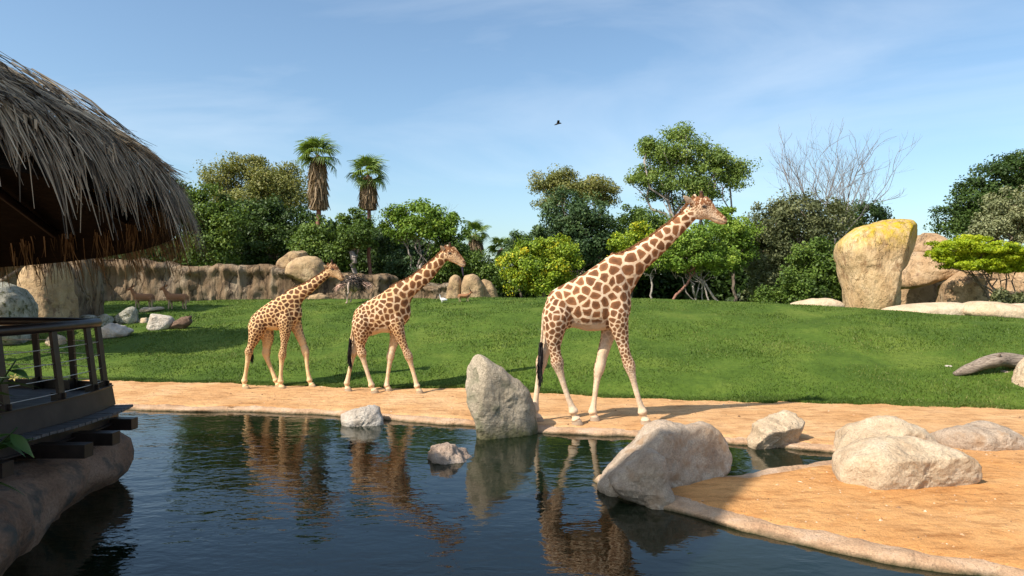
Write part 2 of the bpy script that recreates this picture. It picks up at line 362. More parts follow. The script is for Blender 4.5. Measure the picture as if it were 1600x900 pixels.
# water
def water_material():
    m, t, b = new_mat('pond_water'); tc = N(t, 'ShaderNodeTexCoord'); v = tc.outputs['Object']
    b.inputs['Base Color'].default_value = (0.005, 0.010, 0.004, 1); b.inputs['Roughness'].default_value = 0.015; b.inputs['IOR'].default_value = 1.33
    b.inputs['Specular IOR Level'].default_value = 0.5
    mp = N(t, 'ShaderNodeMapping'); mp.inputs['Scale'].default_value = (0.75, 1.25, 1); mp.inputs['Rotation'].default_value = (0, 0, 0.25); t.links.new(v, mp.inputs['Vector'])
    w = mp.outputs[0]
    sep = N(t, 'ShaderNodeSeparateXYZ'); t.links.new(v, sep.inputs[0])
    calm = mapr(t, sep.outputs['X'], -3.0, 3.5, 1.0, 0.36)                       # breeze reaches the left of the pond most
    big = noise(t, w, 1.1, 2, 0.5); mid = noise(t, w, 3.6, 2, 0.5, 0.4); fine = noise(t, w, 10.5, 2, 0.5, 0.3)
    def sc(val, k):
        n = N(t, 'ShaderNodeMath', operation='MULTIPLY'); t.links.new(val, n.inputs[0]); n.inputs[1].default_value = k; return n.outputs[0]
    def addn(a, c):
        n = N(t, 'ShaderNodeMath', operation='ADD'); t.links.new(a, n.inputs[0]); t.links.new(c, n.inputs[1]); return n.outputs[0]
    hsum = addn(addn(sc(big, 1.3), sc(mid, 0.85)), sc(fine, 0.26))
    mul = N(t, 'ShaderNodeMath', operation='MULTIPLY'); t.links.new(hsum, mul.inputs[0])
    t.links.new(addn(calm, mapr(t, noise(t, v, 0.28, 3), 0.35, 0.65, -0.3, 0.75)), mul.inputs[1])
    bump(t, b, mul.outputs[0], 1.0, 0.0068); return m
wp = np.array([(-14, -6), (18, -6), (18, 18), (-14, 18)], float)
wv = np.column_stack([wp, np.zeros(4)]); me = mesh_np('pond_water', wv, np.array([[0, 1, 2, 3]]), smooth=False)
mkobj('pond_water', me, water_material(), kind='structure')

# concrete lip of the pond
LIP = rock_mat('pond_edge', [(0.40, 0.235, 0.135), (0.52, 0.34, 0.21), (0.62, 0.45, 0.32)], 1.8, moss=((0.035, 0.038, 0.014), 0.0, 0.065), crack=0.12, bumps=0.7, speck=0.4)
def lip(name, pts, wid):
    P = catmull(pts, 14); T = np.gradient(P, axis=0); T /= np.linalg.norm(T, axis=1)[:, None]; Nn = np.stack([T[:, 1], -T[:, 0]], -1)
    if inside(np.array([P[20, 0] + 0.2 * Nn[20, 0]]), np.array([P[20, 1] + 0.2 * Nn[20, 1]]), POND)[0]: Nn = -Nn
    prof = [(-0.12, -0.40), (-0.07, -0.08), (-0.04, 0.015), (-0.01, 0.05), (0.04, 0.078), (0.13, 0.092), (0.22, 0.098), (0.32, 0.10), (0.45, 0.05)]
    s = np.cumsum(np.r_[0, np.linalg.norm(np.diff(P, axis=0), axis=1)])
    rows = []
    for k, (o, z) in enumerate(prof):
        wv_ = o * wid * (1 + 0.55 * vnoise(np.stack([s * 1.1, 0 * s + k * 0.15, 0 * s], -1), 50)) + 0.09 * vnoise(np.stack([s * 2.3, 0 * s + k * 0.3, 0 * s], -1), 51)
        zz = z + (0.02 * vnoise(np.stack([s * 1.7, 0 * s + k * 0.4, 0 * s], -1), 52) + 0.012 * vnoise(np.stack([s * 7, 0 * s + k, 0 * s], -1), 53)) * (z > 0)
        rows.append(np.column_stack([P + Nn * wv_[:, None], zz]))
    R = np.stack(rows, 1); m, n = R.shape[:2]
    i = np.arange(m - 1)[:, None] * n + np.arange(n - 1)[None, :]
    q = np.stack([i, i + 1, i + n + 1, i + n], -1).reshape(-1, 4)
    o = mkobj(name, mesh_np(name, R.reshape(-1, 3), q), LIP, kind='structure')
lip('pond_edge_far', SHORE_FAR + SHORE_NEAR[:2], 0.75); lip('pond_edge_islet', SHORE_NEAR[3:], 1.0)

# ------------------------------------------------------------------ rocks
def rock_mesh(name, outline, D, front, back, seed=0, amp=0.05, freq=1.6, box=0.62, skew=0.0, cuts=(), facets=0, M=72, K=30, base=None, sink=0.12, lean=0.0, cen=None):
    """a boulder whose outline, seen side on, follows the given profile; real width, height and thickness at depth D"""
    O = np.array([at(px, py, D)[[0, 2]] for px, py in outline])
    zmin = O[:, 1].min(); O[O[:, 1] < zmin + 0.10 * (O[:, 1].max() - zmin), 1] -= sink
    c = (O.max(0) + O.min(0)) / 2 if cen is None else at(cen[0], cen[1], D)[[0, 2]]
    th = np.arange(M) * 2 * math.pi / M; rad = np.zeros(M); A = O - c; B = np.roll(A, -1, 0)
    for k, a in enumerate(th):
        dx, dy = math.cos(a), math.sin(a); best = 0
        for p, q in zip(A, B):
            e = q - p; den = dx * e[1] - dy * e[0]
            if abs(den) < 1e-9: continue
            r = (p[0] * e[1] - p[1] * e[0]) / den; s = (p[0] * dy - p[1] * dx) / den
            if r > 0 and -1e-6 <= s <= 1 + 1e-6: best = max(best, r)
        rad[k] = best
    rad = np.where(rad <= 0, rad[rad > 0].mean(), rad)
    rad = 0.5 * rad + 0.25 * (np.roll(rad, 1) + np.roll(rad, -1))
    h = K // 2; cf = 0.01 + 0.99 * np.sin(np.linspace(0, 1, h) * math.pi / 2) ** 0.9; cs = np.concatenate([cf, cf[::-1][1:]])
    sn = np.sqrt(np.clip(1 - cs ** (2 / box), 0, 1)); sn[:h] *= -1; K = len(cs)
    X = rad[None, :] * np.cos(th)[None, :] * cs[:, None]; Z = rad[None, :] * np.sin(th)[None, :] * cs[:, None]
    Y = np.where(sn < 0, front * sn, back * sn)[:, None] + 0 * X
    Y = Y + skew * X + lean * Z
    V = np.stack([X, Y, Z], -1).reshape(-1, 3)
    size = np.abs(V).max(); nrm = V / (np.linalg.norm(V, axis=1)[:, None] + 1e-6)
    r_ = np.random.default_rng(seed + 100)
    pl = [(np.asarray(n, float) / np.linalg.norm(n), d) for n, d in cuts]
    for _ in range(facets):
        n = r_.normal(size=3); n /= np.linalg.norm(n); n[2] = abs(n[2]) * 0.8; n /= np.linalg.norm(n)
        pl.append((n, (V @ n).max() * r_.uniform(0.72, 0.9)))
    for n, d in pl:
        e = V @ n - d; V = V - np.where(e > 0, e, 0)[:, None] * n * 0.92
    f = freq / max(size, 0.2) * 1.6
    V = V + nrm * (amp * size * (fbm(V * f + seed * 3.1, seed, 6, 0.56) - 0.5 * np.abs(vnoise(V * f * 1.9 + seed, seed + 7))))[:, None]
    i = np.arange(K - 1)[:, None] * M; j = np.arange(M)[None, :]; j2 = (j + 1) % M
    Qd = np.stack([i + j, i + j2, i + M + j2, i + M + j], -1).reshape(-1, 4)
    loc = np.array([c[0], D, zmin])
    V[:, 2] += c[1] - zmin
    return mesh_np(name, V, Qd), loc
def rock(name, label, outline, D, front, back, mat, group=None, category='rock', **kw):
    me, loc = rock_mesh(name, outline, D, front, back, **kw)
    return mkobj(name, me, mat, loc, label=label, category=category, group=group)

GREY = [(0.27, 0.225, 0.16), (0.43, 0.36, 0.265), (0.58, 0.49, 0.37)]
R_STAND = rock_mat('granite_upright', GREY, 1.3, moss=((0.10, 0.10, 0.035), 0.05, 0.45), stain=(0.22, 0.20, 0.13, 1), crack=0.12, bumps=0.9, speck=0.5)
R_GREY = rock_mat('granite_grey', [(0.31, 0.225, 0.16), (0.45, 0.35, 0.26), (0.58, 0.48, 0.38)], 1.6, stain=(0.36, 0.24, 0.15, 1), moss=((0.05, 0.05, 0.022), 0.0, 0.10), crack=0.25, bumps=0.7, speck=0.45)
R_WHITE = rock_mat('stone_whitish', [(0.40, 0.33, 0.26), (0.55, 0.48, 0.40), (0.68, 0.63, 0.56)], 2.0, moss=((0.06, 0.055, 0.03), 0.0, 0.09), crack=0.3, bumps=0.7, speck=0.3)
R_TAN = rock_mat('stone_tan', [(0.42, 0.30, 0.19), (0.56, 0.43, 0.29), (0.66, 0.55, 0.41)], 1.5, crack=0.25, bumps=0.75, speck=0.4)
R_PINK = rock_mat('stone_pinkish', [(0.34, 0.24, 0.18), (0.46, 0.35, 0.27), (0.57, 0.47, 0.39)], 2.0, moss=((0.05, 0.045, 0.02), 0.0, 0.10), crack=0.3, bumps=0.8, speck=0.4)
R_LAWN = rock_mat('stone_lichen', [(0.16, 0.16, 0.12), (0.40, 0.38, 0.31), (0.60, 0.58, 0.50)], 2.2, stain=(0.11, 0.11, 0.05, 1), crack=0.35, bumps=0.8, speck=0.35)

rock('standing_stone', 'tall upright grey granite stone at the water edge, leaning to one side', [(720, 562), (727, 554), (742, 551), (757, 556), (785, 575), (812, 597), (828, 612), (836, 635), (839, 655), (845, 672), (840, 684), (760, 684), (748, 672), (742, 652), (733, 632), (722, 605), (718, 580)],
     14.0, 0.42, 0.5, R_STAND, seed=1, amp=0.024, freq=2.0, box=0.42, skew=0.42, cuts=[((0.42, -0.9, 0.12), 0.36), ((-0.75, -0.62, 0.2), 0.62)], K=40, M=110, sink=0.35)
rock('boulder', 'whitish angular stone sitting in shallow water near the two smaller giraffes', [(534, 645), (538, 640), (558, 633), (575, 632), (592, 638), (600, 650), (607, 662), (603, 669), (540, 667), (536, 655)],
     15.2, 0.4, 0.4, R_WHITE, seed=2, amp=0.05, facets=9, box=0.5, skew=0.15, sink=0.3)
rock('boulder', 'small jagged pinkish stone breaking the surface in open water', [(662, 705), (672, 697), (688, 694), (697, 686), (706, 690), (714, 699), (730, 704), (738, 712), (732, 722), (690, 724), (668, 720)],
     12.0, 0.38, 0.38, R_PINK, seed=3, amp=0.09, facets=9, box=0.7, sink=0.3)
rock('boulder', 'broad grey boulder with a sloping flank at the tip of the sand islet', [(922, 748), (940, 731), (962, 712), (985, 690), (1003, 668), (1020, 661), (1050, 659), (1072, 664), (1088, 667), (1110, 663), (1124, 668), (1138, 684), (1148, 705), (1154, 728), (1152, 742), (1136, 748), (1060, 752), (1000, 775), (960, 776), (930, 760)],
     10.45, 0.55, 0.55, R_GREY, seed=4, amp=0.038, freq=2.2, box=0.5, skew=0.28, cuts=[((0.5, -0.82, 0.25), 0.42), ((-0.55, -0.2, 0.75), 0.62)], K=44, M=120, sink=0.3, lean=0.1)
rock('boulder', 'sloping tongue of grey rock joining the broad grey boulder to the pond rim', [(950, 756), (975, 735), (1000, 712), (1020, 702), (1036, 712), (1042, 738), (1048, 768), (1062, 792), (1040, 797), (1000, 787), (970, 775)],
     9.6, 0.32, 0.75, R_GREY, seed=5, amp=0.05, freq=2.0, box=0.6, skew=-0.15, sink=0.25, M=110, K=40)
rock('boulder', 'large oblong pale stone lying on the open orange sand', [(1311, 738), (1314, 722), (1328, 708), (1352, 695), (1385, 688), (1425, 685), (1460, 689), (1490, 700), (1512, 712), (1522, 730), (1524, 748), (1500, 752), (1440, 758), (1400, 766), (1360, 768), (1325, 763), (1314, 752)],
     10.25, 0.55, 0.6, R_TAN, seed=6, amp=0.035, freq=2.2, box=0.36, cuts=[((0.16, -0.98, -0.12), 0.40), ((0.05, -0.42, 0.9), 0.42), ((-0.7, -0.6, 0.1), 0.8)], K=40, M=110, skew=-0.06, sink=0.15)
rock('boulder', 'low rounded grey-cream stone behind the large oblong pale stone', [(1302, 700), (1312, 682), (1330, 668), (1355, 658), (1382, 651), (1410, 656), (1440, 668), (1458, 684), (1462, 698), (1440, 712), (1310, 712)],
     12.25, 0.5, 0.6, R_TAN, seed=7, amp=0.05, box=0.6, facets=4, sink=0.25)
rock('boulder', 'flat grey-topped stone half sunk in sand at the far end of the islet', [(1462, 690), (1468, 676), (1485, 666), (1520, 662), (1555, 663), (1582, 670), (1600, 684), (1612, 694), (1590, 700), (1540, 703), (1480, 701)],
     12.6, 0.5, 0.6, R_GREY, seed=8, amp=0.05, box=0.6, facets=4, sink=0.2)
rock('boulder', 'undercut pale stone with a hollow, standing at the head of the inlet', [(1160, 688), (1174, 676), (1175, 660), (1190, 650), (1215, 645), (1248, 643), (1263, 650), (1258, 662), (1252, 678), (1246, 692), (1220, 697), (1180, 697)],
     13.05, 0.45, 0.4, R_TAN, seed=9, amp=0.08, box=0.5, facets=6, skew=0.3, cuts=[((0.3, -0.85, -0.42), 0.25)], sink=0.3)

def lawn_rock(label, outline, mat, seed, base=None, name='boulder', group=None, front=None, **kw):
    o = np.array(outline, float); by = o[:, 1].max(); bx = o[:, 0].mean()
    d = ground_hit(bx, by) + 0.25; w = (o[:, 0].max() - o[:, 0].min()) * d / F
    return rock(name, label, outline, d, (front or 0.38 * w), 0.38 * w, mat, group, seed=seed, M=40, K=18, sink=0.15, **kw)
lawn_rock('dull grey block on the lawn against the base of the cliff', [(121, 506), (124, 494), (135, 491), (150, 493), (152, 505), (145, 509)], R_LAWN, 11, facets=5)
lawn_rock('tilted grey slab of stone beside the dull grey block on the lawn', [(145, 508), (150, 498), (160, 490), (172, 491), (177, 500), (172, 510)], R_LAWN, 12, facets=6)
lawn_rock('pointed stone blotched with lichen, rising above the other lawn rocks', [(178, 502), (185, 492), (198, 482), (208, 478), (215, 483), (217, 500), (212, 506), (190, 506)], R_LAWN, 13, facets=6)
lawn_rock('little cream stone wedged between the lichen-blotched stone and the white block', [(217, 503), (219, 497), (230, 496), (234, 504), (226, 506)], R_TAN, 14, facets=3)
lawn_rock('blocky white stone standing square on the lawn', [(228, 512), (230, 497), (234, 490), (250, 491), (268, 495), (272, 503), (266, 513), (245, 516)], R_WHITE, 15, facets=6, box=0.45)
lawn_rock('low jagged whitish stone lying in front of the other lawn rocks', [(157, 522), (160, 508), (172, 504), (186, 508), (198, 511), (212, 512), (204, 520), (188, 526), (165, 528)], R_WHITE, 16, facets=5, amp=0.08)
lawn_rock('small tan stone on the grass seen through the deck railing', [(72, 538), (75, 526), (88, 521), (100, 527), (103, 538), (88, 541)], R_TAN, 17, facets=4)
lawn_rock('thin pale slab lying flat in the shade under an antelope', [(217, 484), (225, 480), (250, 479), (261, 483), (245, 486), (225, 487)], R_TAN, 18)
lawn_rock('little white pebble on the open lawn near the driftwood log', [(1475, 574), (1478, 570), (1486, 570), (1491, 575), (1484, 577)], R_WHITE, 19, facets=3)
lawn_rock('leaning tan block at the root end of the driftwood log', [(1584, 606), (1588, 590), (1597, 566), (1604, 556), (1625, 560), (1635, 606)], R_TAN, 20, facets=5, box=0.45)
lawn_rock('orange stone tucked beneath the bend of the driftwood log', [(1558, 587), (1561, 580), (1568, 578), (1577, 580), (1580, 587)], R_PINK, 22, facets=3)
lawn_rock('flat tan chip of stone lying below the driftwood log', [(1536, 589), (1539, 583), (1546, 583), (1552, 589)], R_PINK, 23, facets=3)

# sandstone of the right-hand outcrop
SANDST = [(0.40, 0.25, 0.12), (0.56, 0.39, 0.21), (0.66, 0.50, 0.31)]
R_YEL = rock_mat('sandstone_lichen', SANDST, 0.9, lichen=((0.50, 0.34, 0.018, 1), 2.5, 3.6), crack=0.7, bumps=1.0, stretch=(1.3, 1.3, 0.8), stain=(0.33, 0.20, 0.10, 1))
R_SAND = rock_mat('sandstone', [(0.30, 0.18, 0.09), (0.45, 0.30, 0.17), (0.56, 0.42, 0.27)], 0.8, crack=0.8, bumps=1.0, stain=(0.20, 0.12, 0.07, 1))
R_PALE = rock_mat('sandstone_pale', [(0.44, 0.32, 0.20), (0.56, 0.43, 0.29), (0.64, 0.52, 0.38)], 0.7, crack=0.3, bumps=0.6, speck=0.3)
rock('boulder', 'huge top-heavy sandstone boulder with yellow lichen on its crown', [(1314, 379), (1321, 370), (1338, 356), (1366, 347), (1394, 342), (1413, 342), (1424, 349), (1432, 366), (1430, 376), (1421, 397), (1407, 413), (1394, 428), (1390, 441), (1401, 453), (1410, 466), (1412, 484), (1331, 484), (1327, 458), (1322, 436), (1316, 413), (1312, 392)],
     31.0, 1.3, 1.5, R_YEL, seed=31, amp=0.018, freq=2.2, box=0.42, cuts=[((0.75, -0.64, -0.18), 1.22), ((-0.6, -0.75, -0.25), 1.45)], K=50, M=140, skew=0.0, cen=(1368, 408), sink=0.5)
rock('boulder', 'overhanging sandstone ledge roofing a dark cave, beside the lichened boulder', [(1396, 444), (1408, 414), (1421, 395), (1446, 391), (1475, 402), (1500, 414), (1520, 420), (1500, 430), (1462, 437), (1428, 446), (1402, 452)],
     36.0, 1.6, 2.5, R_SAND, seed=32, amp=0.05, box=0.4, facets=7, M=90)
rock('boulder', 'reddish sandstone block resting on the cave roof behind the lichened boulder', [(1418, 396), (1426, 376), (1438, 364), (1452, 366), (1468, 376), (1485, 392), (1498, 408), (1470, 406)],
     38.0, 1.5, 2.0, R_SAND, seed=33, amp=0.06, facets=6, box=0.45)
rock('boulder', 'rounded tan boulder at the mouth of the cave', [(1471, 470), (1469, 452), (1477, 437), (1490, 428), (1508, 421), (1522, 424), (1530, 436), (1536, 452), (1537, 470)],
     34.0, 0.9, 1.2, R_SAND, seed=34, amp=0.03, box=0.4, facets=6, sink=0.6)
rock('boulder', 'dark sandstone mass at the back of the cave under the lime acacia', [(1390, 480), (1395, 430), (1480, 412), (1560, 415), (1640, 410), (1640, 480)],
     39.5, 0.8, 1.5, R_SAND, seed=35, amp=0.05, box=0.35, sink=0.6)
rock('boulder', 'leaning slab catching light below the lime acacia', [(1543, 470), (1550, 450), (1560, 438), (1570, 436), (1592, 442), (1612, 450), (1618, 470)],
     34.5, 0.8, 1.2, R_SAND, seed=36, amp=0.05, facets=5, box=0.45, sink=0.6)
rock('boulder', 'dark block above the leaning slab, shaded by the lime acacia', [(1556, 438), (1560, 420), (1585, 412), (1630, 412), (1635, 440), (1590, 446)],
     36.3, 0.9, 1.6, R_SAND, seed=37, amp=0.05, facets=5, box=0.45)
rock('stone_slab', 'long low pale slab at the lawn crest in front of the cave', [(1372, 487), (1400, 479), (1440, 474), (1480, 472), (1512, 474), (1520, 486), (1512, 494), (1440, 492)],
     27.6, 0.9, 1.4, R_PALE, seed=38, amp=0.02, box=0.6, sink=0.3)
rock('stone_slab', 'higher pale slab overlapping the long low slab, below the lime acacia', [(1505, 494), (1513, 477), (1527, 470), (1548, 470), (1575, 475), (1610, 474), (1650, 478), (1650, 506), (1560, 500)],
     26.6, 0.9, 1.6, R_PALE, seed=39, amp=0.025, box=0.6, sink=0.3)
rock('stone_slab', 'smooth orange-tan hump of rock on the lawn crest before the dark bushes', [(1228, 477), (1250, 470), (1272, 466), (1298, 466), (1314, 471), (1320, 480), (1290, 484), (1250, 482)],
     31.0, 0.7, 0.9, R_PALE, seed=40, amp=0.02, box=0.6, sink=0.3)

# cliff wall on the left
def cliff_mat():
    m, t, b = new_mat('cliff'); tc = N(t, 'ShaderNodeTexCoord'); v = tc.outputs['Object']
    mp = N(t, 'ShaderNodeMapping'); mp.inputs['Scale'].default_value = (1, 1, 0.28); t.links.new(v, mp.inputs['Vector']); w = mp.outputs[0]
    c = ramp(t, [(0.3, (0.085, 0.055, 0.033)), (0.48, (0.205, 0.138, 0.082)), (0.7, (0.33, 0.25, 0.165))], noise(t, w, 1.3, 7, 0.65, 0.6)).outputs['Color']
    c = mixc(t, mapr(t, noise(t, w, 0.7, 4), 0.52, 0.72, 0, 0.7), c, (0.235, 0.20, 0.155, 1))
    c = mixc(t, mapr(t, noise(t, w, 2.0, 5), 0.56, 0.66, 0, 0.8), c, (0.065, 0.05, 0.04, 1))
    t.links.new(c, b.inputs['Base Color']); b.inputs['Roughness'].default_value = 0.95; b.inputs['Specular IOR Level'].default_value = 0.1
    vo = N(t, 'ShaderNodeTexVoronoi', feature='DISTANCE_TO_EDGE', i_Scale=0.9); wv = N(t, 'ShaderNodeVectorMath', operation='MULTIPLY_ADD'); nn = N(t, 'ShaderNodeTexNoise', i_Scale=1.6, i_Detail=4.0)
    t.links.new(w, nn.inputs['Vector']); t.links.new(nn.outputs['Color'], wv.inputs[0]); wv.inputs[1].default_value = (1.1,) * 3; t.links.new(w, wv.inputs[2]); t.links.new(wv.outputs[0], vo.inputs['Vector'])
    c = mixc(t, mapr(t, vo.outputs['Distance'], 0.0, 0.03, 0.75, 0.0), c, (0.045, 0.032, 0.022, 1)); t.links.new(c, b.inputs['Base Color'])
    p = bump(t, b, mapr(t, vo.outputs['Distance'], 0.0, 0.06), 0.7, 0.12)
    p = bump(t, b, noise(t, w, 3, 8, 0.7), 0.9, 0.2, p); bump(t, b, noise(t, v, 14, 5, 0.7), 0.6, 0.05, p); return m
CLIFF = cliff_mat()
def cliff(name, label, pts, n, seed, topz_px, base_drop=0.6, fold=0.55):
    """a wall of folded rock along a plan line; pts = [(px, depth, top_py), ...]"""
    P = catmull([((px - 800) * d / F, d, CAMZ - (ty - 450) * d / F) for px, d, ty in pts], n)
    s = np.cumsum(np.r_[0, np.linalg.norm(np.diff(P[:, :2], axis=0), axis=1)])
    T = np.gradient(P[:, :2], axis=0); T /= np.linalg.norm(T, axis=1)[:, None]; Nn = np.stack([T[:, 1], -T[:, 0]], -1)
    gzv = terrain(P[:, 0], P[:, 1]) - base_drop
    tv = np.concatenate([np.linspace(0, 0.9, 26), 0.9 + 0.1 * np.sin(np.linspace(0.15, 1, 6) * math.pi / 2), [1.0, 0.99, 0.96]])
    off = np.concatenate([np.linspace(0.25, 0.0, 26), -0.28 * (1 - np.cos(np.linspace(0.15, 1, 6) * math.pi / 2)), [-0.7, -1.3, -2.2]])
    rows = []
    for t, o in zip(tv, off):
        top = P[:, 2] + 0.16 * vnoise(np.stack([s * 0.9, 0 * s, 0 * s], -1), seed) + 0.1 * vnoise(np.stack([s * 2.7, 0 * s, 0 * s], -1), seed + 1)
        z = gzv + (top - gzv) * t
        q = np.stack([s * 1.05, 0 * s + seed, z * 0.22], -1)
        f = (1 - np.abs(vnoise(q, seed + 2))) * 0.8 + 0.35 * (1 - np.abs(vnoise(q * 2.3, seed + 3))) + 0.22 * fbm(np.stack([s * 1.5, 0 * s, z * 1.2], -1), seed + 4, 4)
        cap = 0.22 * np.exp(-((t - 0.88) / 0.10) ** 2)
        k = (f - 0.7) * fold * (1 if t < 0.97 else 0.4) + o + cap
        rows.append(np.column_stack([P[:, :2] + Nn * k[:, None], z]))
    R = np.stack(rows, 1); m, nn = R.shape[:2]; base = np.array([P[:, 0].mean(), P[:, 1].mean(), gzv.min()])
    i = np.arange(m - 1)[:, None] * nn + np.arange(nn - 1)[None, :]
    mkobj(name, mesh_np(name, R.reshape(-1, 3) - base, np.stack([i, i + nn, i + nn + 1, i + 1], -1).reshape(-1, 4)), CLIFF, base, label=label, category='cliff')
cliff('rock_wall', 'long folded brown rock wall along the back of the lawn behind the small giraffe', [(-60, 36, 395), (40, 38, 398), (150, 41, 403), (215, 42, 405), (300, 42.5, 414), (380, 43, 416), (460, 43, 417), (500, 43, 424), (530, 43, 426), (600, 43.5, 427), (614, 45, 432)], 40, 61, 0)
cliff('rock_wall', 'lower brown rock wall running behind the middle giraffe towards the split boulders', [(600, 46, 445), (640, 46, 445), (680, 45, 446), (712, 44.5, 446), (722, 45.5, 450)], 30, 71, 0)
TANB = rock_mat('sandstone_brown', [(0.26, 0.17, 0.09), (0.42, 0.29, 0.16), (0.54, 0.41, 0.26)], 0.9, crack=0.35, bumps=0.7, stain=(0.20, 0.13, 0.08, 1))
rock('boulder', 'rounded brown boulder perched on the long rock wall', [(446, 428), (450, 414), (462, 404), (480, 400), (497, 402), (507, 412), (512, 432), (500, 450), (470, 440)], 43.0, 1.0, 1.3, TANB, seed=41, amp=0.03, box=0.5)
rock('boulder', 'wedge-shaped boulder tilted behind the rounded brown boulder on the wall', [(432, 418), (436, 406), (452, 395), (466, 388), (477, 393), (480, 402), (462, 412), (448, 424)], 44.0, 0.8, 1.2, TANB, seed=42, amp=0.03, facets=4, box=0.5)
rock('boulder', 'low brown boulder at the foot of the long wall, behind the small giraffe neck', [(478, 472), (485, 462), (500, 457), (512, 463), (518, 474)], 41.5, 0.6, 0.8, TANB, seed=43, amp=0.04)
rock('boulder', 'tall tan finger of rock, left half of the split outcrop', [(696, 476), (699, 450), (703, 434), (711, 428), (719, 432), (722, 446), (723, 476)], 41.5, 0.7, 1.0, TANB, seed=44, amp=0.03, box=0.45)
rock('boulder', 'broad tan boulder, right half of the split outcrop behind the grazing antelope', [(720, 476), (721, 446), (726, 430), (738, 427), (748, 433), (756, 448), (760, 474)], 41.3, 0.8, 1.2, TANB, seed=45, amp=0.03, box=0.45)
rock('boulder', 'lower brown boulder trailing from the split outcrop to the bushes', [(744, 474), (746, 446), (756, 436), (768, 441), (776, 452), (780, 470)], 42.0, 0.8, 1.2, TANB, seed=46, amp=0.03, box=0.45)
# outcrop under the hut, far left
rock('boulder', 'tall orange-tan rock face catching sun beyond the deck railing', [(34, 505), (36, 460), (44, 420), (62, 402), (88, 400), (100, 425), (106, 470), (108, 508)], 30.0, 1.0, 1.5, TANB, seed=47, amp=0.03, box=0.45, sink=0.8)
rock('boulder', 'grey rock column beside the orange-tan rock face beyond the deck', [(100, 505), (102, 440), (108, 405), (125, 398), (140, 410), (144, 460), (142, 500)], 31.5, 0.9, 1.4, CLIFF, seed=48, amp=0.04, box=0.45, sink=0.8)
rock('boulder', 'rounded grey boulder at the far end of the deck railing', [(-30, 510), (-25, 460), (-5, 440), (20, 446), (34, 470), (38, 508)], 27.0, 0.9, 1.4, R_LAWN, seed=49, amp=0.04, box=0.5, sink=0.8)
# small stones, clods and dry leaves scattered on the sand
def litter():
    r = np.random.default_rng(17); n = 5200
    x = np.concatenate([r.uniform(-11, 12, 3200), r.uniform(1.8, 10, 2000)]); y = np.concatenate([r.uniform(12.5, 20, 3200), r.uniform(7, 12.5, 2000)])
    z, sd = terrain(x, y, True); k = (sd > 0.25) & (y < np.interp(x, EX, EY) + 0.15); k &= vnoise(np.stack([x * .9, y * .9, 0 * x], -1), 77) + r.normal(0, .5, n) > 0.0
    x, y, z = x[k], y[k], z[k]; n = len(x); sz = np.minimum(0.010 / (r.random(n) ** 0.5 + 0.12), 0.045)
    oc = np.array([[1, 0, 0], [-1, 0, 0], [0, 1, 0], [0, -1, 0], [0, 0, .7], [0, 0, -.5]], float)
    V = oc[None] * sz[:, None, None] * r.uniform(.5, 1.2, (n, 6, 1)); a = r.uniform(0, 6.28, n); c, s_ = np.cos(a)[:, None], np.sin(a)[:, None]
    V = np.stack([V[..., 0] * c - V[..., 1] * s_, V[..., 0] * s_ + V[..., 1] * c, V[..., 2]], -1) + np.stack([x, y, z], -1)[:, None]
    fc = np.array([[0, 2, 4], [2, 1, 4], [1, 3, 4], [3, 0, 4], [2, 0, 5], [1, 2, 5], [3, 1, 5], [0, 3, 5]])
    T = (fc[None] + np.arange(n)[:, None, None] * 6).reshape(-1, 3)
    me = mesh_np('gravel', V.reshape(-1, 3), T, {'tint': ('FACE', np.repeat(np.clip(r.normal(.45, .3, n), 0, 1), 8))}, False)
    mkobj('gravel', me, leaf_mat('gravel_bits', [(0.10, 0.06, 0.035), (0.33, 0.18, 0.085), (0.50, 0.30, 0.16), (0.62, 0.50, 0.38)], 0.0, 0.9), kind='stuff', label='small stones and clods scattered over the sand', category='gravel')
litter()
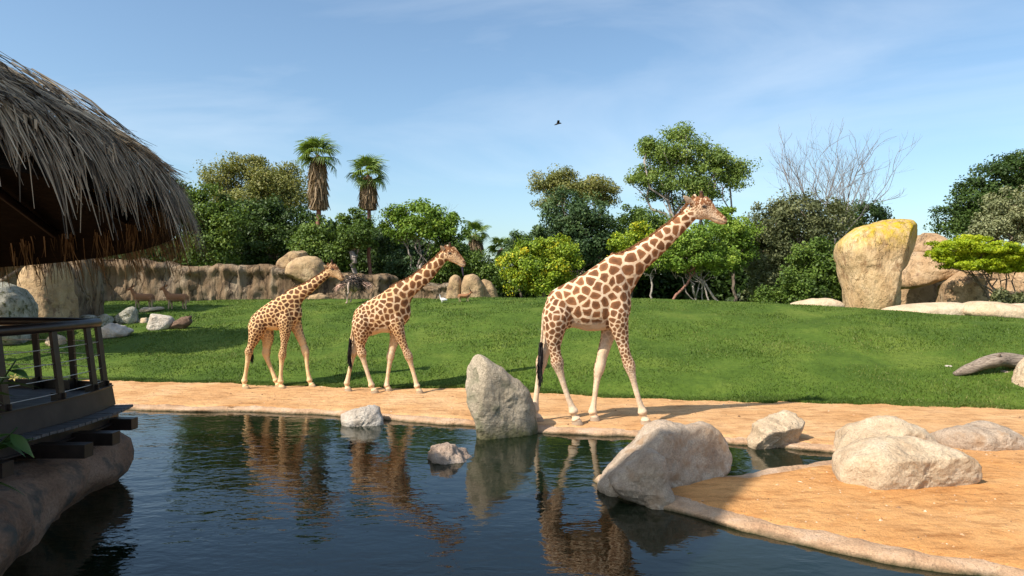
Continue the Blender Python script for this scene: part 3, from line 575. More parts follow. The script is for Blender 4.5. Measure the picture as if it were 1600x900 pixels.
#@@OBJECTS
# ------------------------------------------------------------------ animals
def remeshed(name, mb, voxel, base, smooth=3):
    me = mb.mesh(name + '_cage', base=base); o = bpy.data.objects.new('cage', me); COL.objects.link(o)
    r = o.modifiers.new('r', 'REMESH'); r.mode = 'VOXEL'; r.voxel_size = voxel; r.use_smooth_shade = True
    s = o.modifiers.new('s', 'SMOOTH'); s.factor = 0.5; s.iterations = smooth
    dg = bpy.context.evaluated_depsgraph_get(); out = bpy.data.meshes.new_from_object(o.evaluated_get(dg)); out.name = name
    bpy.data.objects.remove(o); bpy.data.meshes.remove(me); out.materials.clear()
    out.polygons.foreach_set('use_smooth', np.ones(len(out.polygons), bool)); return out
YAX = np.array([0, 1.0, 0])
class Beast:
    """collects lofted body pieces traced at a real depth; D = depth of the animal's median plane"""
    def __init__(s, D): s.D = D; s.mb = MB(); s.S = []      # samples: x,y,z,radius,tag,side,zbot,ztop,t
    def p(s, px, py, off=0.0): return at(px, py, s.D + off)
    def loft(s, secs, tag, off=0.0, k=4, n=22, sq=1.0):
        A = np.array([np.r_[s.p(*t, off), s.p(*b, off), w] for t, b, w in secs]); A = catmull(A, k)
        A[:, 6] = np.maximum(A[:, 6], 0.01)
        C = (A[:, :3] + A[:, 3:6]) / 2; U = (A[:, :3] - A[:, 3:6]) / 2
        th = np.arange(n) * 2 * math.pi / n; ct = np.sign(np.cos(th)) * np.abs(np.cos(th)) ** sq; st = np.sign(np.sin(th)) * np.abs(np.sin(th)) ** sq
        V = C[:, None] + ct[None, :, None] * A[:, 6][:, None, None] * YAX + st[None, :, None] * U[:, None]
        s.mb.rings(V)
        for i, (c, u, w) in enumerate(zip(C, U, A[:, 6])):
            s.S.append((*c, (np.linalg.norm(u) + w) / 2, tag, 0, A[i, 5], A[i, 2], i / len(C)))
    def limb(s, pts, off, tag, side, k=4, n=14, flat=0.9):
        """pts = (px, py, radius_px[, extra offset])"""
        A = catmull(np.array([np.r_[s.p(q[0], q[1], off + (q[3] if len(q) > 3 else 0)), q[2] * s.D / F] for q in pts]), k)
        P, R = A[:, :3], A[:, 3]; R = R + 1.1 * (R - np.convolve(np.pad(R, 6, mode='edge'), np.ones(13) / 13, 'valid')) * (np.arange(len(R)) > 12); R = R * np.where(R < 0.075 * s.D / 14, 0.92, 1.0); T = np.gradient(P, axis=0); T[:, 1] *= 0.2; T /= np.linalg.norm(T, axis=1)[:, None]
        B = np.cross(T, YAX); B /= np.linalg.norm(B, axis=1)[:, None]
        th = np.arange(n) * 2 * math.pi / n
        V = P[:, None] + R[:, None, None] * (np.cos(th)[None, :, None] * YAX * flat + np.sin(th)[None, :, None] * B[:, None])
        s.mb.rings(V)
        for i in range(len(P)): s.S.append((*P[i], R[i], tag, side, 0, 0, i / (len(P) - 1)))

def coat_material(name, cream, patch, patch2, legs):
    m, t, b = new_mat(name); tc = N(t, 'ShaderNodeTexCoord'); v = tc.outputs['Object']
    e = N(t, 'ShaderNodeAttribute', attribute_name='coat').outputs['Fac']; r = N(t, 'ShaderNodeAttribute', attribute_name='patch').outputs['Fac']
    wh = N(t, 'ShaderNodeAttribute', attribute_name='white').outputs['Fac']; dk = N(t, 'ShaderNodeAttribute', attribute_name='dark').outputs['Fac']
    n1 = noise(t, v, 14, 4, 0.6)
    ad = N(t, 'ShaderNodeMath', operation='MULTIPLY_ADD'); t.links.new(n1, ad.inputs[0]); ad.inputs[1].default_value = 0.30; t.links.new(e, ad.inputs[2])
    k = mapr(t, ad.outputs[0], 0.34, 0.46)
    pc = mixc(t, r, patch, patch2)
    pc = mixc(t, mapr(t, e, 0.35, 0.95), mixc(t, 1.0, pc, (1.3, 1.18, 1.1, 1), 'MULTIPLY'), mixc(t, 1.0, pc, (0.72, 0.68, 0.66, 1), 'MULTIPLY'))
    cc = mixc(t, mapr(t, noise(t, v, 3.2, 4), 0.4, 0.65), cream, legs)
    c = mixc(t, k, cc, pc); c = mixc(t, wh, c, mixc(t, mapr(t, noise(t, v, 7, 4), 0.45, 0.7), legs, cream)); c = mixc(t, dk, c, (0.045, 0.028, 0.022, 1))
    c = mixc(t, 0.35, c, mixc(t, 1.0, c, ramp(t, [(0.3, (0.6, 0.58, 0.56)), (0.7, (1.25, 1.22, 1.2))], noise(t, v, 60, 3, 0.7)).outputs['Color'], 'MULTIPLY'))
    t.links.new(c, b.inputs['Base Color']); b.inputs['Roughness'].default_value = 0.75; b.inputs['Specular IOR Level'].default_value = 0.25
    p = bump(t, b, noise(t, v, 3.5, 2, 0.5), 0.4, 0.12); p = bump(t, b, noise(t, v, 10, 3, 0.5), 0.3, 0.03, p); bump(t, b, noise(t, v, 70, 3, 0.6), 0.3, 0.006, p); return m

HAIR_BROWN = plain_mat('mane_hair', (0.20, 0.085, 0.034), (0.34, 0.155, 0.07), 20, 0.8, 0.2)
HAIR_BLACK = plain_mat('tail_hair', (0.008, 0.007, 0.008), (0.028, 0.022, 0.02), 20, 0.6, 0.2)
EYE = plain_mat('eye', (0.006, 0.005, 0.005), (0.012, 0.01, 0.01), 5, 0.12, 0.0, spec=0.6)
HOOF = plain_mat('hoof', (0.20, 0.16, 0.12), (0.34, 0.28, 0.21), 12, 0.7, 0.3)

def uv_ball(mb, c, r, n=10, m=7):
    th = np.arange(n) * 2 * math.pi / n; ph = np.linspace(-math.pi / 2, math.pi / 2, m)
    r = np.broadcast_to(np.asarray(r, float), (3,))
    V = np.stack([np.cos(ph)[:, None] * np.cos(th)[None] * r[0], np.cos(ph)[:, None] * np.sin(th)[None] * r[1], np.sin(ph)[:, None] * r[2] + 0 * th[None]], -1) + np.asarray(c, float)
    mb.rings(V, False)
def hair_strips(starts, dirs, lens, width, droop=0.0, seg=3, seed=0):
    r = np.random.default_rng(seed); n = len(starts); starts = np.asarray(starts); dirs = np.asarray(dirs)
    side = np.cross(dirs, r.normal(size=(n, 3))); side /= np.linalg.norm(side, axis=1)[:, None] + 1e-9
    V = []; 
    for k in range(seg + 1):
        t = k / seg; c = starts + dirs * (lens * t)[:, None] + np.array([0, 0, -1.0]) * (droop * t * t * lens)[:, None]
        w = width * (1 - 0.75 * t)
        V += [c - side * w, c + side * w]
    V = np.stack(V, 1); m = 2 * (seg + 1); Q = []
    for k in range(seg): Q.append(np.arange(n)[:, None] * m + np.array([2 * k, 2 * k + 1, 2 * k + 3, 2 * k + 2]))
    return V.reshape(-1, 3), np.concatenate(Q)

def giraffe(label, D, torso, neck, head, legs, tail, tuft, ear, ear2, oss, eye, mat, sc, seed, mane, lat, tongue=None):
    bz = gz((torso[3][0][0] - 800) * D / F, D)
    B = Beast(D)
    B.loft(torso, 0, sq=0.92); B.loft(neck, 1); B.loft(head, 2, n=18)
    for pts, side, kind in legs:
        B.limb(pts[:-1], side * lat, 3 if kind == 'f' else 4, side)
        hp = B.p(pts[-1][0], pts[-1][1], side * lat); rm = pts[-1][2] * D / F; hz = gz(hp[0], hp[1]); th = np.arange(16) * 2 * math.pi / 16; rr = []
        for z, k, dx in ((.15, .58, -.16), (.11, .74, -.08), (.05, .95, .04), (.0, 1.08, .10), (-.02, 1.05, .10)):
            rr.append(np.stack([hp[0] + rm * (dx + k * np.cos(th)), hp[1] + rm * k * .85 * np.sin(th), hz + z * sc + 0 * th], -1))
        B.mb.rings(np.array(rr)); B.S.append((hp[0], hp[1], hz + .06 * sc, rm * .8, 3 if kind == 'f' else 4, side, 0, 0, 1.0))
    B.limb(tail, 0, 5, 0, n=8)
    for sd in (-1, 1):
        (b0, b1), e = (ear[0], ear[1]), 0.06
        q0 = B.p(*b0, sd * 0.07 * sc); q1 = B.p(*(b1 if sd < 0 else ear2), sd * (0.15 if sd < 0 else 0.2) * sc); ax = q1 - q0
        w = np.cross(ax, YAX); w /= np.linalg.norm(w); ths = np.cross(ax, w); ths /= np.linalg.norm(ths)
        rr = []
        for t, a, bq in ((-0.05, .036, .03), (0.2, .062, .03), (0.5, .076, .026), (0.8, .05, .022), (1, .014, .012)):
            th = np.arange(12) * 2 * math.pi / 12
            rr.append(q0 + ax * t + (np.cos(th)[:, None] * w * a + np.sin(th)[:, None] * ths * bq) * sc)
        B.mb.rings(np.array(rr)); B.S.append((*(q0 + 0.6 * ax), 0.05, 6, sd, 0, 0, 0))
        o0, o1 = B.p(*oss[0], sd * 0.05 * sc), B.p(*oss[1], sd * 0.075 * sc); P = np.array([o0 + (o1 - o0) * t for t in (-.2, .3, .65, .85, 1, 1.06)])
        B.mb.tube(P, np.array([.05, .04, .036, .044, .042, .02]) * sc, 10); B.S.append((*(o0 + 0.4 * (o1 - o0)), 0.03, 7, sd, 0, 0, 0)); B.S.append((*o1, 0.03, 8, sd, 0, 0, 0))
    base = np.array([B.p(torso[3][0][0], 500)[0], D, bz])
    me = remeshed('body', B.mb, 0.0145 if sc > 0.9 else 0.0135, base, 2)
    n = len(me.vertices); co = np.empty(n * 3, np.float32); me.vertices.foreach_get('co', co); co = co.reshape(-1, 3).astype(float) + base
    Sm = np.array(B.S); idx = np.empty(n, int)
    for a in range(0, n, 4000):
        dd = np.linalg.norm(co[a:a + 4000, None] - Sm[None, :, :3], axis=2) / (Sm[None, :, 3] + 0.04); idx[a:a + 4000] = dd.argmin(1)
    s = Sm[idx]; tag = s[:, 4].astype(int); t = s[:, 8]; side = s[:, 5]
    rp = np.full(n, 0.1); white = np.zeros(n); dark = np.zeros(n)
    relz = (co[:, 2] - s[:, 6]) / np.maximum(s[:, 7] - s[:, 6], 0.05)
    T = tag == 0; rp[T] = np.interp(t[T], [0, 0.15, 0.35, 0.8, 1], [0.07, 0.085, 0.125, 0.135, 0.11]); white[T] = np.clip((0.17 - relz[T]) / 0.06, 0, 1) * ((t[T] > .2))
    T = tag == 1; rp[T] = np.interp(t[T], [0, 0.3, 0.7, 1], [0.14, 0.14, 0.115, 0.07])
    T = tag == 2; rp[T] = 0.035; 
    top = (T) & (relz > 0.62 - 0.12 * t) & (t > 0.15); white[T] = np.clip(np.clip(0.66 - relz[T], 0, 1) * 2.6 * np.interp(t[T], [0, .3, .5, .75, 1], [.3, .32, .8, .75, .55]), 0, 0.85)
    lf = (tag == 3) | (tag == 4)
    rp[lf] = np.interp(t[lf], [0, 0.25, 0.45, 0.6], [0.10, 0.07, 0.045, 0.035])
    inner = np.clip(((co[:, 1] - s[:, 1]) * -side) / (s[:, 3] + 0.02) * 2.2 - 0.2, 0, 1)
    white[lf] = np.clip(np.maximum(np.interp(t[lf], [0.0, 0.42, 0.58, 1], [0.0, 0.05, 0.85, 1]), inner[lf] * np.interp(t[lf], [0, .15, .3], [0, 0.5, 1])), 0, 1)
    hoof = lf & (co[:, 2] < bz + 0.085 * sc); dark[hoof] = 0.5
    T = tag == 5; white[T] = 0.6; T = tag == 6; rp[T] = 0.05; white[T] = 0.85
    T = tag == 7; dark[T] = 0.25; white[T] = 0; T = tag == 8; dark[T] = 0.9
    nose = (tag == 2) & (t > 0.93); dark[nose] = 0.35
    hd = tag == 2; hx = co[:, [0, 2]]
    def near(q, r0): return np.clip(1.4 - np.linalg.norm((hx - B.p(*q)[[0, 2]]) / np.array([1.35, 1.0]), axis=1) / r0, 0, 1) * hd
    tip = np.array(head[-2][0]) * 0.75 + np.array(head[-2][1]) * 0.25
    dark = np.maximum(dark, 0.9 * near(eye, 0.05 * sc)); dark = np.maximum(dark, 0.9 * near(tuple(tip), 0.026 * sc))
    m0 = B.p(*(np.array(head[-1][0]) * 0.15 + np.array(head[-1][1]) * 0.85))[[0, 2]]; m1 = B.p(*(np.array(head[-5][0]) * 0.14 + np.array(head[-5][1]) * 0.86))[[0, 2]]
    ev = m1 - m0; tm = np.clip(((hx - m0) @ ev) / (ev @ ev), 0, 1); dm = np.linalg.norm(hx - m0 - tm[:, None] * ev, axis=1)
    dark = np.maximum(dark, 0.75 * np.clip(1.6 - dm / (0.011 * sc), 0, 1) * hd)
    er = (tag == 6) & (co[:, 1] < s[:, 1]); dark[er] = 0.45
    rp *= sc
    from mathutils.kdtree import KDTree
    r = np.random.default_rng(seed); rem = np.ones(n, bool); seeds = []; order = r.permutation(n)
    rp *= 1 + 0.22 * vnoise(co * 1.7 + seed, 90)
    kd = KDTree(n)
    for k in range(n): kd.insert(co[k], k)
    kd.balance()
    for k in order:
        if not rem[k]: continue
        seeds.append(k)
        for _, j, _ in kd.find_range(co[k], rp[k] * 1.32): rem[j] = False
    sp = co[seeds]; pr = r.random(len(seeds)); ks = KDTree(len(sp))
    for k in range(len(sp)): ks.insert(sp[k], k)
    ks.balance()
    wob = np.stack([vnoise(co * 9, 80), vnoise(co * 9, 81), vnoise(co * 9, 82)], -1) * 0.026 * sc
    cw = co + wob; edge = np.empty(n); rnd = np.empty(n)
    for k in range(n):
        f = ks.find_n(cw[k], 2); edge[k] = f[1][2] - f[0][2]; rnd[k] = pr[f[0][1]]
    edge = edge / rp / 1.3; edge[tag == 2] *= 0.72; edge[tag == 7] = 0.8; nk = (tag == 1) & (t > 0.8); white[nk] = 0.35 * np.clip(0.75 - relz[nk], 0, 1)
    edge[top] = np.maximum(edge[top], 0.32 + 0.25 * vnoise(co[top] * 30, 5)); 
    for k, arr in (('coat', edge), ('patch', rnd), ('white', white), ('dark', dark)):
        at_ = me.attributes.new(k, 'FLOAT', 'POINT'); at_.data.foreach_set('value', arr.astype(np.float32))
    g = empty('giraffe', base, label, 'giraffe', None)
    mkobj('body', me, mat, (0, 0, 0), g)
    # mane, tail tuft, eyes
    M = catmull(np.array([B.p(*q) for q in mane]), 60) - base; k = len(M); r = np.random.default_rng(seed + 5)
    ii = r.integers(0, k - 1, 1500); st = M[ii] + r.normal(0, 0.008, (1500, 3)) * np.array([1, 1.2, 1]) - np.array([0.02, 0, 0.025]) * sc
    tg = np.gradient(M, axis=0)[ii]; tg /= np.linalg.norm(tg, axis=1)[:, None]; up = np.cross(tg, YAX); up *= np.sign(up[:, 2])[:, None]
    d = up + tg * -0.8 + r.normal(0, 0.2, (1500, 3)); d /= np.linalg.norm(d, axis=1)[:, None]
    Vh, Qh = hair_strips(st, d, r.uniform(0.045, 0.065, 1500) * sc, 0.010, 0.0, 2, seed)
    mkobj('mane', mesh_np('mane', Vh, Qh), HAIR_BROWN, (0, 0, 0), g)
    if tuft:
        Tf = catmull(np.array([B.p(*q) for q in tuft]), 20) - base; nn = 420; ii = r.integers(0, int(len(Tf) * 0.6), nn)
        st = Tf[ii] + r.normal(0, 0.016, (nn, 3)); tg = np.gradient(Tf, axis=0)[ii]; tg /= np.linalg.norm(tg, axis=1)[:, None]
        d = tg + r.normal(0, 0.06, (nn, 3)); d /= np.linalg.norm(d, axis=1)[:, None]
        Vh, Qh = hair_strips(st, d, r.uniform(0.2, 0.42, nn) * sc, 0.012, 0.0, 3, seed + 2)
        mkobj('tail_tuft', mesh_np('tail_tuft', Vh, Qh), HAIR_BLACK, (0, 0, 0), g)
    for sd in (-1, 1):
        e = MB(); c = B.p(*eye, sd * head[2][2] * 0.86); uv_ball(e, c - base, (0.036 * sc, 0.025 * sc, 0.026 * sc)); ob = mkobj('eye', e.mesh('eye'), EYE, (0, 0, 0), g)
        e = MB(); st = np.array([c - base + np.array([x * 0.04 * sc, sd * 0.014, 0.024 * sc - 0.012 * x * x * sc]) for x in np.linspace(-1, 1, 14)])
        Vh, Qh = hair_strips(st, np.array([[0.2, sd * 0.8, -0.5]] * 14), np.full(14, 0.03 * sc), 0.006, 0.3, 2, 3)
        mkobj('eyelashes', mesh_np('eyelashes', Vh, Qh), HAIR_BLACK, (0, 0, 0), ob)
    if tongue:
        e = MB(); P = np.array([B.p(*q) for q in tongue]) - base; e.tube(catmull(P, 4), np.interp(np.linspace(0, 1, 4 * (len(P) - 1) + 1), [0, .6, 1], [.028, .026, .012]), 8)
        mkobj('tongue', e.mesh('tongue'), plain_mat('tongue', (0.02, 0.015, 0.03), (0.05, 0.035, 0.06), 10, 0.4, 0.1), (0, 0, 0), g)
    return g
COAT1 = coat_material('coat_tall', (0.70, 0.49, 0.30, 1), (0.145, 0.062, 0.024, 1), (0.225, 0.100, 0.040, 1), (0.70, 0.53, 0.37, 1))
COAT2 = coat_material('coat_middle', (0.65, 0.42, 0.205, 1), (0.125, 0.054, 0.019, 1), (0.19, 0.083, 0.029, 1), (0.68, 0.51, 0.34, 1))
COAT3 = coat_material('coat_young', (0.70, 0.46, 0.21, 1), (0.10, 0.044, 0.018, 1), (0.165, 0.070, 0.028, 1), (0.72, 0.50, 0.27, 1))

giraffe('tallest giraffe, striding along the sand past the upright granite stone', 14.65,
    [((852, 473), (855, 497), .10), ((859, 458), (861, 516), .22), ((871, 449), (878, 517), .28), ((889, 440), (895, 512), .30), ((909, 429), (915, 517), .36), ((930, 415), (936, 517), .38), ((950, 402), (957, 513), .35), ((966, 404), (974, 503), .27), ((976, 425), (983, 493), .19), ((983, 450), (986, 478), .08)],
    [((935, 413), (962, 490), .24), ((952, 399), (984, 462), .20), ((976, 394), (1006, 425), .165), ((1002, 379), (1027, 405), .135), ((1028, 361), (1048, 384), .115), ((1056, 340), (1071, 360), .10), ((1073, 324), (1086, 344), .09), ((1082, 318), (1092, 338), .08)],
    [((1077, 315), (1081, 335), .05), ((1083, 310), (1084, 341), .10), ((1092, 306), (1092, 343.5), .12), ((1101, 306), (1100, 343), .118), ((1108, 309.5), (1104, 342.5), .10), ((1114, 317), (1109, 344), .08), ((1121, 327), (1115.5, 347.5), .062), ((1128, 333.5), (1123, 350), .056), ((1133.5, 338.5), (1129, 351), .054), ((1136.8, 343.5), (1134, 349.5), .03)],
    [([(958, 450, 20, .1), (962, 478, 21, .06), (966, 503, 16), (971, 527, 11.5), (977, 552, 9), (983.5, 571, 8.6), (988, 588, 6.3), (996, 618, 5.3), (1002, 637, 5.8), (1004, 644, 6.8), (1006, 651, 5.6), (1008, 657, 7.2), (1009, 662, 8.6)], -1, 'f'),
     ([(955, 470, 19, -.08), (954, 500, 16, -.04), (950, 524, 11.5), (942, 552, 9), (936.5, 575, 8.4), (933, 592, 6.2), (929, 622, 5.2), (926.5, 638, 5.8), (926, 644, 6.6), (926.5, 650, 5.5), (928, 655, 7), (929, 659.5, 8.2)], 1, 'f'),
     ([(874, 468, 17, .08), (871, 490, 23, .04), (867, 513, 17.5), (866, 535, 12.2), (868, 553, 9.6), (871, 567, 9.4), (875, 582, 6.8), (884, 611, 5.4), (893, 635, 5.8), (896, 643, 6.9), (897.5, 649, 5.6), (900, 655, 7.4), (901.5, 659.5, 8.8)], -1, 'h'),
     ([(872, 475, 16, -.08), (868, 498, 20, -.04), (862, 518, 15.5), (856, 537, 11), (849, 556, 9.3), (846, 567, 8.7), (843.5, 582, 6.4), (839, 610, 5.3), (836.5, 632, 5.8), (836, 640, 6.6), (837, 646, 5.5), (839, 652, 7.2), (841, 657, 8.2)], 1, 'h')],
    [(855, 478, 4.5), (850, 490, 3.2), (848, 508, 2.5), (847, 524, 2.3), (845.5, 537, 2.3)], [(845.5, 534), (845, 552), (843, 575), (845, 590), (850, 605)],
    ((1084, 320), (1067.5, 306)), (1086, 303), ((1096, 309), (1095.5, 298.5)), (1099, 323.5), COAT1, 1.0, 11,
    [(1086, 307), (1079, 315), (1071, 324), (1056, 340), (1028, 361), (1002, 379), (976, 393.5), (955, 398)], 0.19)
giraffe('middle-sized giraffe with its dark tongue hanging out, walking between the other two', 18.95,
    [((552, 494), (553, 512), .10), ((556, 484), (558, 521), .20), ((566, 475), (571, 526), .26), ((580, 467), (584, 524), .29), ((593, 460), (597, 520), .33), ((605, 452), (611, 520), .34), ((617, 446), (624, 515), .31), ((628, 447), (634, 506), .24), ((635, 458), (640, 498), .16), ((640, 472), (642, 489), .07)],
    [((600, 456), (620, 508), .21), ((612, 447), (639, 478), .18), ((624, 441), (645, 465), .155), ((641, 433), (658, 452), .13), ((658, 420.5), (673, 438.5), .11), ((676, 406), (687, 421), .095), ((690, 393), (698, 408), .085), ((696, 389), (704, 405), .075)],
    [((691, 392), (694, 405), .05), ((695, 386.5), (697, 407), .09), ((701, 384), (703, 409), .105), ((708, 384.5), (709, 411), .10), ((713, 388), (712, 412.5), .085), ((718, 395), (715, 414), .07), ((722.5, 401), (718.5, 416), .06), ((726, 406), (722, 417.5), .055), ((728.5, 411.5), (726, 417), .03)],
    [([(613, 480, 13, .1), (617, 498, 14, .06), (621, 513, 11), (626, 527, 8), (633, 545, 6.3), (638.5, 557, 6.1), (642, 569, 4.6), (647, 586, 3.9), (650.5, 599, 4.2), (651.5, 603, 4.9), (652.5, 607.5, 4.1), (654, 610.5, 5.2), (655, 613.5, 6.2)], -1, 'f'),
     ([(614, 492, 13, -.08), (618, 512, 11.5, -.04), (617, 529, 8), (613, 545, 6.3), (610, 557, 5.9), (608.5, 569, 4.5), (606, 586, 3.8), (604.5, 598, 4.2), (604, 602.5, 4.8), (604.5, 606.5, 4), (606, 609.5, 5.1), (607, 612, 6)], 1, 'f'),
     ([(568, 490, 12, .08), (566, 505, 16, .04), (565, 520, 12.5), (564, 534, 8.8), (564, 544, 7), (565.5, 552, 6.8), (568, 562, 5), (574, 582, 4), (579, 597, 4.3), (580.5, 602, 5), (582, 606, 4.1), (584, 609.5, 5.3), (585.5, 613, 6.3)], -1, 'h'),
     ([(567, 495, 12, -.08), (564, 511, 14, -.04), (560, 525, 11), (557, 536, 8), (553.5, 545, 6.8), (552, 552, 6.3), (550, 562, 4.7), (546, 580, 3.9), (543, 594, 4.2), (542, 599, 4.8), (542, 603, 4), (543, 606.5, 5.2), (544, 610, 6)], 1, 'h')],
    [(554, 498, 3.2), (552, 510, 2.3), (550, 521, 1.9), (548, 531, 1.8)], [(548, 529), (547, 542), (546, 556), (549, 575), (554, 590)],
    ((696, 393), (688, 384)), (700, 382), ((703, 386), (703, 379)), (703, 396), COAT2, 0.86, 23,
    [(698, 384), (692, 391), (690, 393), (676, 406), (658, 420.5), (641, 433), (624, 441), (610, 449)], 0.17, tongue=[(722, 414), (722.5, 419), (723, 425), (724, 432)])
giraffe('smallest giraffe, last in the file, pale net pattern and ochre lower legs', 19.75,
    [((391.5, 501), (392, 517), .10), ((394, 494), (396, 524), .18), ((402, 486), (408, 524), .24), ((411, 479), (416, 515), .27), ((421, 472), (427, 516), .31), ((432, 465), (438, 516), .31), ((443, 459), (449, 514), .28), ((455, 455), (461, 509), .22), ((464, 464), (468, 502), .15), ((470, 478), (472, 494), .07)],
    [((433, 465), (452, 506), .19), ((445, 458), (468, 482), .16), ((457, 451), (474, 470), .14), ((472, 445), (486, 459), .12), ((488, 436), (499, 446.5), .10), ((500.5, 428), (508, 438), .085), ((510, 421), (516, 432), .075), ((514, 418), (521, 430), .07)],
    [((509, 420), (512, 430), .045), ((512, 415), (514, 431.5), .08), ((517, 411.5), (519, 433), .095), ((523, 411.5), (524, 434), .088), ((527, 415), (527, 435.5), .075), ((530.5, 421), (529, 437), .062), ((534, 427), (531, 438), .055), ((536.5, 431), (534, 438.5), .045), ((538, 434.5), (536.5, 438), .025)],
    [([(445, 480, 13, .1), (446, 497, 13.5, .06), (446, 512, 10), (445, 527, 7.2), (443, 543, 5.8), (441, 556, 5.7), (440, 566, 4.3), (439, 582, 3.6), (438.5, 592, 4), (438.5, 596, 4.7), (438.7, 600.5, 3.9), (439.5, 604, 5), (440.5, 607, 5.9)], -1, 'f'),
     ([(456, 485, 12, -.08), (461, 505, 10.5, -.04), (467, 521, 7.4), (473, 536, 6), (477.5, 550, 5.7), (479, 561, 4.3), (480.5, 577, 3.6), (483, 590, 4), (483.8, 594, 4.6), (485, 598, 3.8), (486.5, 600.5, 4.9), (487.5, 603, 5.7)], 1, 'f'),
     ([(402, 498, 11, .08), (402, 510, 14, .04), (399, 523, 10.5), (395, 535, 7.6), (391, 544, 6.2), (389, 550, 6), (387.5, 561, 4.5), (384.5, 580, 3.7), (382.5, 591, 4), (382, 595, 4.7), (382, 600, 3.9), (383, 603, 5), (384, 606.5, 6)], -1, 'h'),
     ([(406, 502, 12, -.08), (414, 516, 13, -.04), (418, 530, 9.5), (417, 541, 7), (416, 552, 6.3), (418, 562, 4.7), (424, 577, 3.8), (429.5, 590, 4), (431, 594, 4.6), (432.5, 598, 3.8), (434, 600.5, 4.9), (435, 603, 5.7)], 1, 'h')],
    [(393, 505, 3), (391, 516, 2.1), (391, 527, 1.8), (392, 538, 1.7)], [(392, 536), (392, 546), (393, 556), (396, 570)],
    ((513, 420), (505.5, 414)), (519, 410), ((519, 413), (518.5, 406)), (520.5, 421), COAT3, 0.74, 37,
    [(514, 412), (510, 420), (500.5, 428), (488, 436), (472, 445), (457, 451), (446, 457)], 0.155)
#@@ANIMALS2
# smaller animals
def small_beast(name, label, category, D, parts, limbs, mat, voxel, group=None, zoff=None):
    B = Beast(D)
    for secs in parts: B.loft(secs, 0, n=14)
    for pts, off in limbs: B.limb(pts, off, 0, 0, n=8)
    lo = min(v[:, 2].min() for v in B.mb.V); x0 = np.mean([v[:, 0].mean() for v in B.mb.V])
    base = np.array([x0, D, lo]); g = empty(name, (base[0], base[1], gz(base[0], base[1]) - 0.01), label, category, group)
    mkobj('body', remeshed('body', B.mb, voxel, base, 1), mat, (0, 0, 0), g); return g, B, base
def fur(name, top, belly, zsplit, zr):
    m, t, b = new_mat(name); tc = N(t, 'ShaderNodeTexCoord'); sep = N(t, 'ShaderNodeSeparateXYZ'); t.links.new(tc.outputs['Object'], sep.inputs[0])
    c = mixc(t, mapr(t, sep.outputs['Z'], zsplit - zr, zsplit + zr), belly, top)
    c = mixc(t, 0.4, c, mixc(t, 1.0, c, ramp(t, [(0.3, (0.6, 0.6, 0.6)), (0.7, (1.25, 1.25, 1.25))], noise(t, tc.outputs['Object'], 14, 4)).outputs['Color'], 'MULTIPLY'))
    t.links.new(c, b.inputs['Base Color']); b.inputs['Roughness'].default_value = 0.85; return m
HORN = plain_mat('horn', (0.03, 0.025, 0.02), (0.09, 0.07, 0.05), 30, 0.6, 0.3)
def antelope(label, x0, ybase, px_len, face, D, head_up=0.0, horns=True):
    k = px_len / 34.0
    def X(u): return x0 + face * u * k
    def Y(v): return ybase - v * k
    T = [((X(-17), Y(20)), (X(-17), Y(15)), .06), ((X(-13), Y(23)), (X(-12), Y(12)), .16), ((X(-4), Y(23)), (X(-4), Y(11.5)), .18), ((X(6), Y(23.5)), (X(6), Y(11)), .18), ((X(12), Y(24)), (X(12), Y(12)), .14), ((X(15), Y(22)), (X(15), Y(15)), .06)]
    Nk = [((X(9), Y(24)), (X(14), Y(15)), .10), ((X(14), Y(28 + head_up)), (X(18), Y(22 + head_up)), .07), ((X(18), Y(33 + head_up)), (X(21), Y(29 + head_up)), .055)]
    H = [((X(17), Y(34 + head_up)), (X(18), Y(29.5 + head_up)), .05), ((X(20), Y(34.5 + head_up)), (X(20.5), Y(29 + head_up)), .065), ((X(23), Y(32.5 + head_up)), (X(22.5), Y(28 + head_up)), .05), ((X(26), Y(30 + head_up)), (X(25), Y(27.5 + head_up)), .03)]
    L = [([(X(-11), Y(17), 4.2 * k), (X(-14), Y(11), 2.4 * k), (X(-13), Y(7), 1.5 * k), (X(-14), Y(0), 1.3 * k)], -.1), ([(X(-12), Y(17), 4 * k), (X(-10), Y(11), 2.3 * k), (X(-9), Y(7), 1.5 * k), (X(-10), Y(0), 1.3 * k)], .1),
         ([(X(10), Y(17), 3.6 * k), (X(11), Y(10), 1.9 * k), (X(11.5), Y(6), 1.4 * k), (X(12), Y(0), 1.3 * k)], -.09), ([(X(9), Y(17), 3.4 * k), (X(8), Y(10), 1.9 * k), (X(7), Y(6), 1.4 * k), (X(7), Y(0), 1.3 * k)], .09),
         ([(X(17), Y(33.5 + head_up), 1.4 * k), (X(14.5), Y(35.5 + head_up), 1.7 * k), (X(12.5), Y(36 + head_up), 0.8 * k)], -.06), ([(X(-16.5), Y(19), 1.3 * k), (X(-18), Y(13), 1.1 * k), (X(-18), Y(9), 0.9 * k)], 0)]
    g, B, base = small_beast('antelope', label, 'antelope', D, [T, Nk, H], L, fur('antelope_fur', (0.27, 0.12, 0.05, 1), (0.46, 0.32, 0.19, 1), 13 * k * D / F, 2.5 * k * D / F), 0.022)
    if horns:
        for sd in (-1, 1):
            h = MB(); P = catmull(np.array([B.p(X(u), Y(v + head_up), sd * w) for u, v, w in ((18.5, 33.5, .03), (17, 38, .07), (15.5, 42, .10), (16.5, 46, .08), (18.5, 49, .07))]), 4) - base
            h.tube(P, np.linspace(0.026, 0.008, len(P)), 7); mkobj('horn', h.mesh('horn'), HORN, (0, 0, 0), g)
    return g
antelope('reddish antelope in the shade of the long rock wall, walking over the thin pale slab', 224, 481, 34, -1, ground_hit(224, 482))
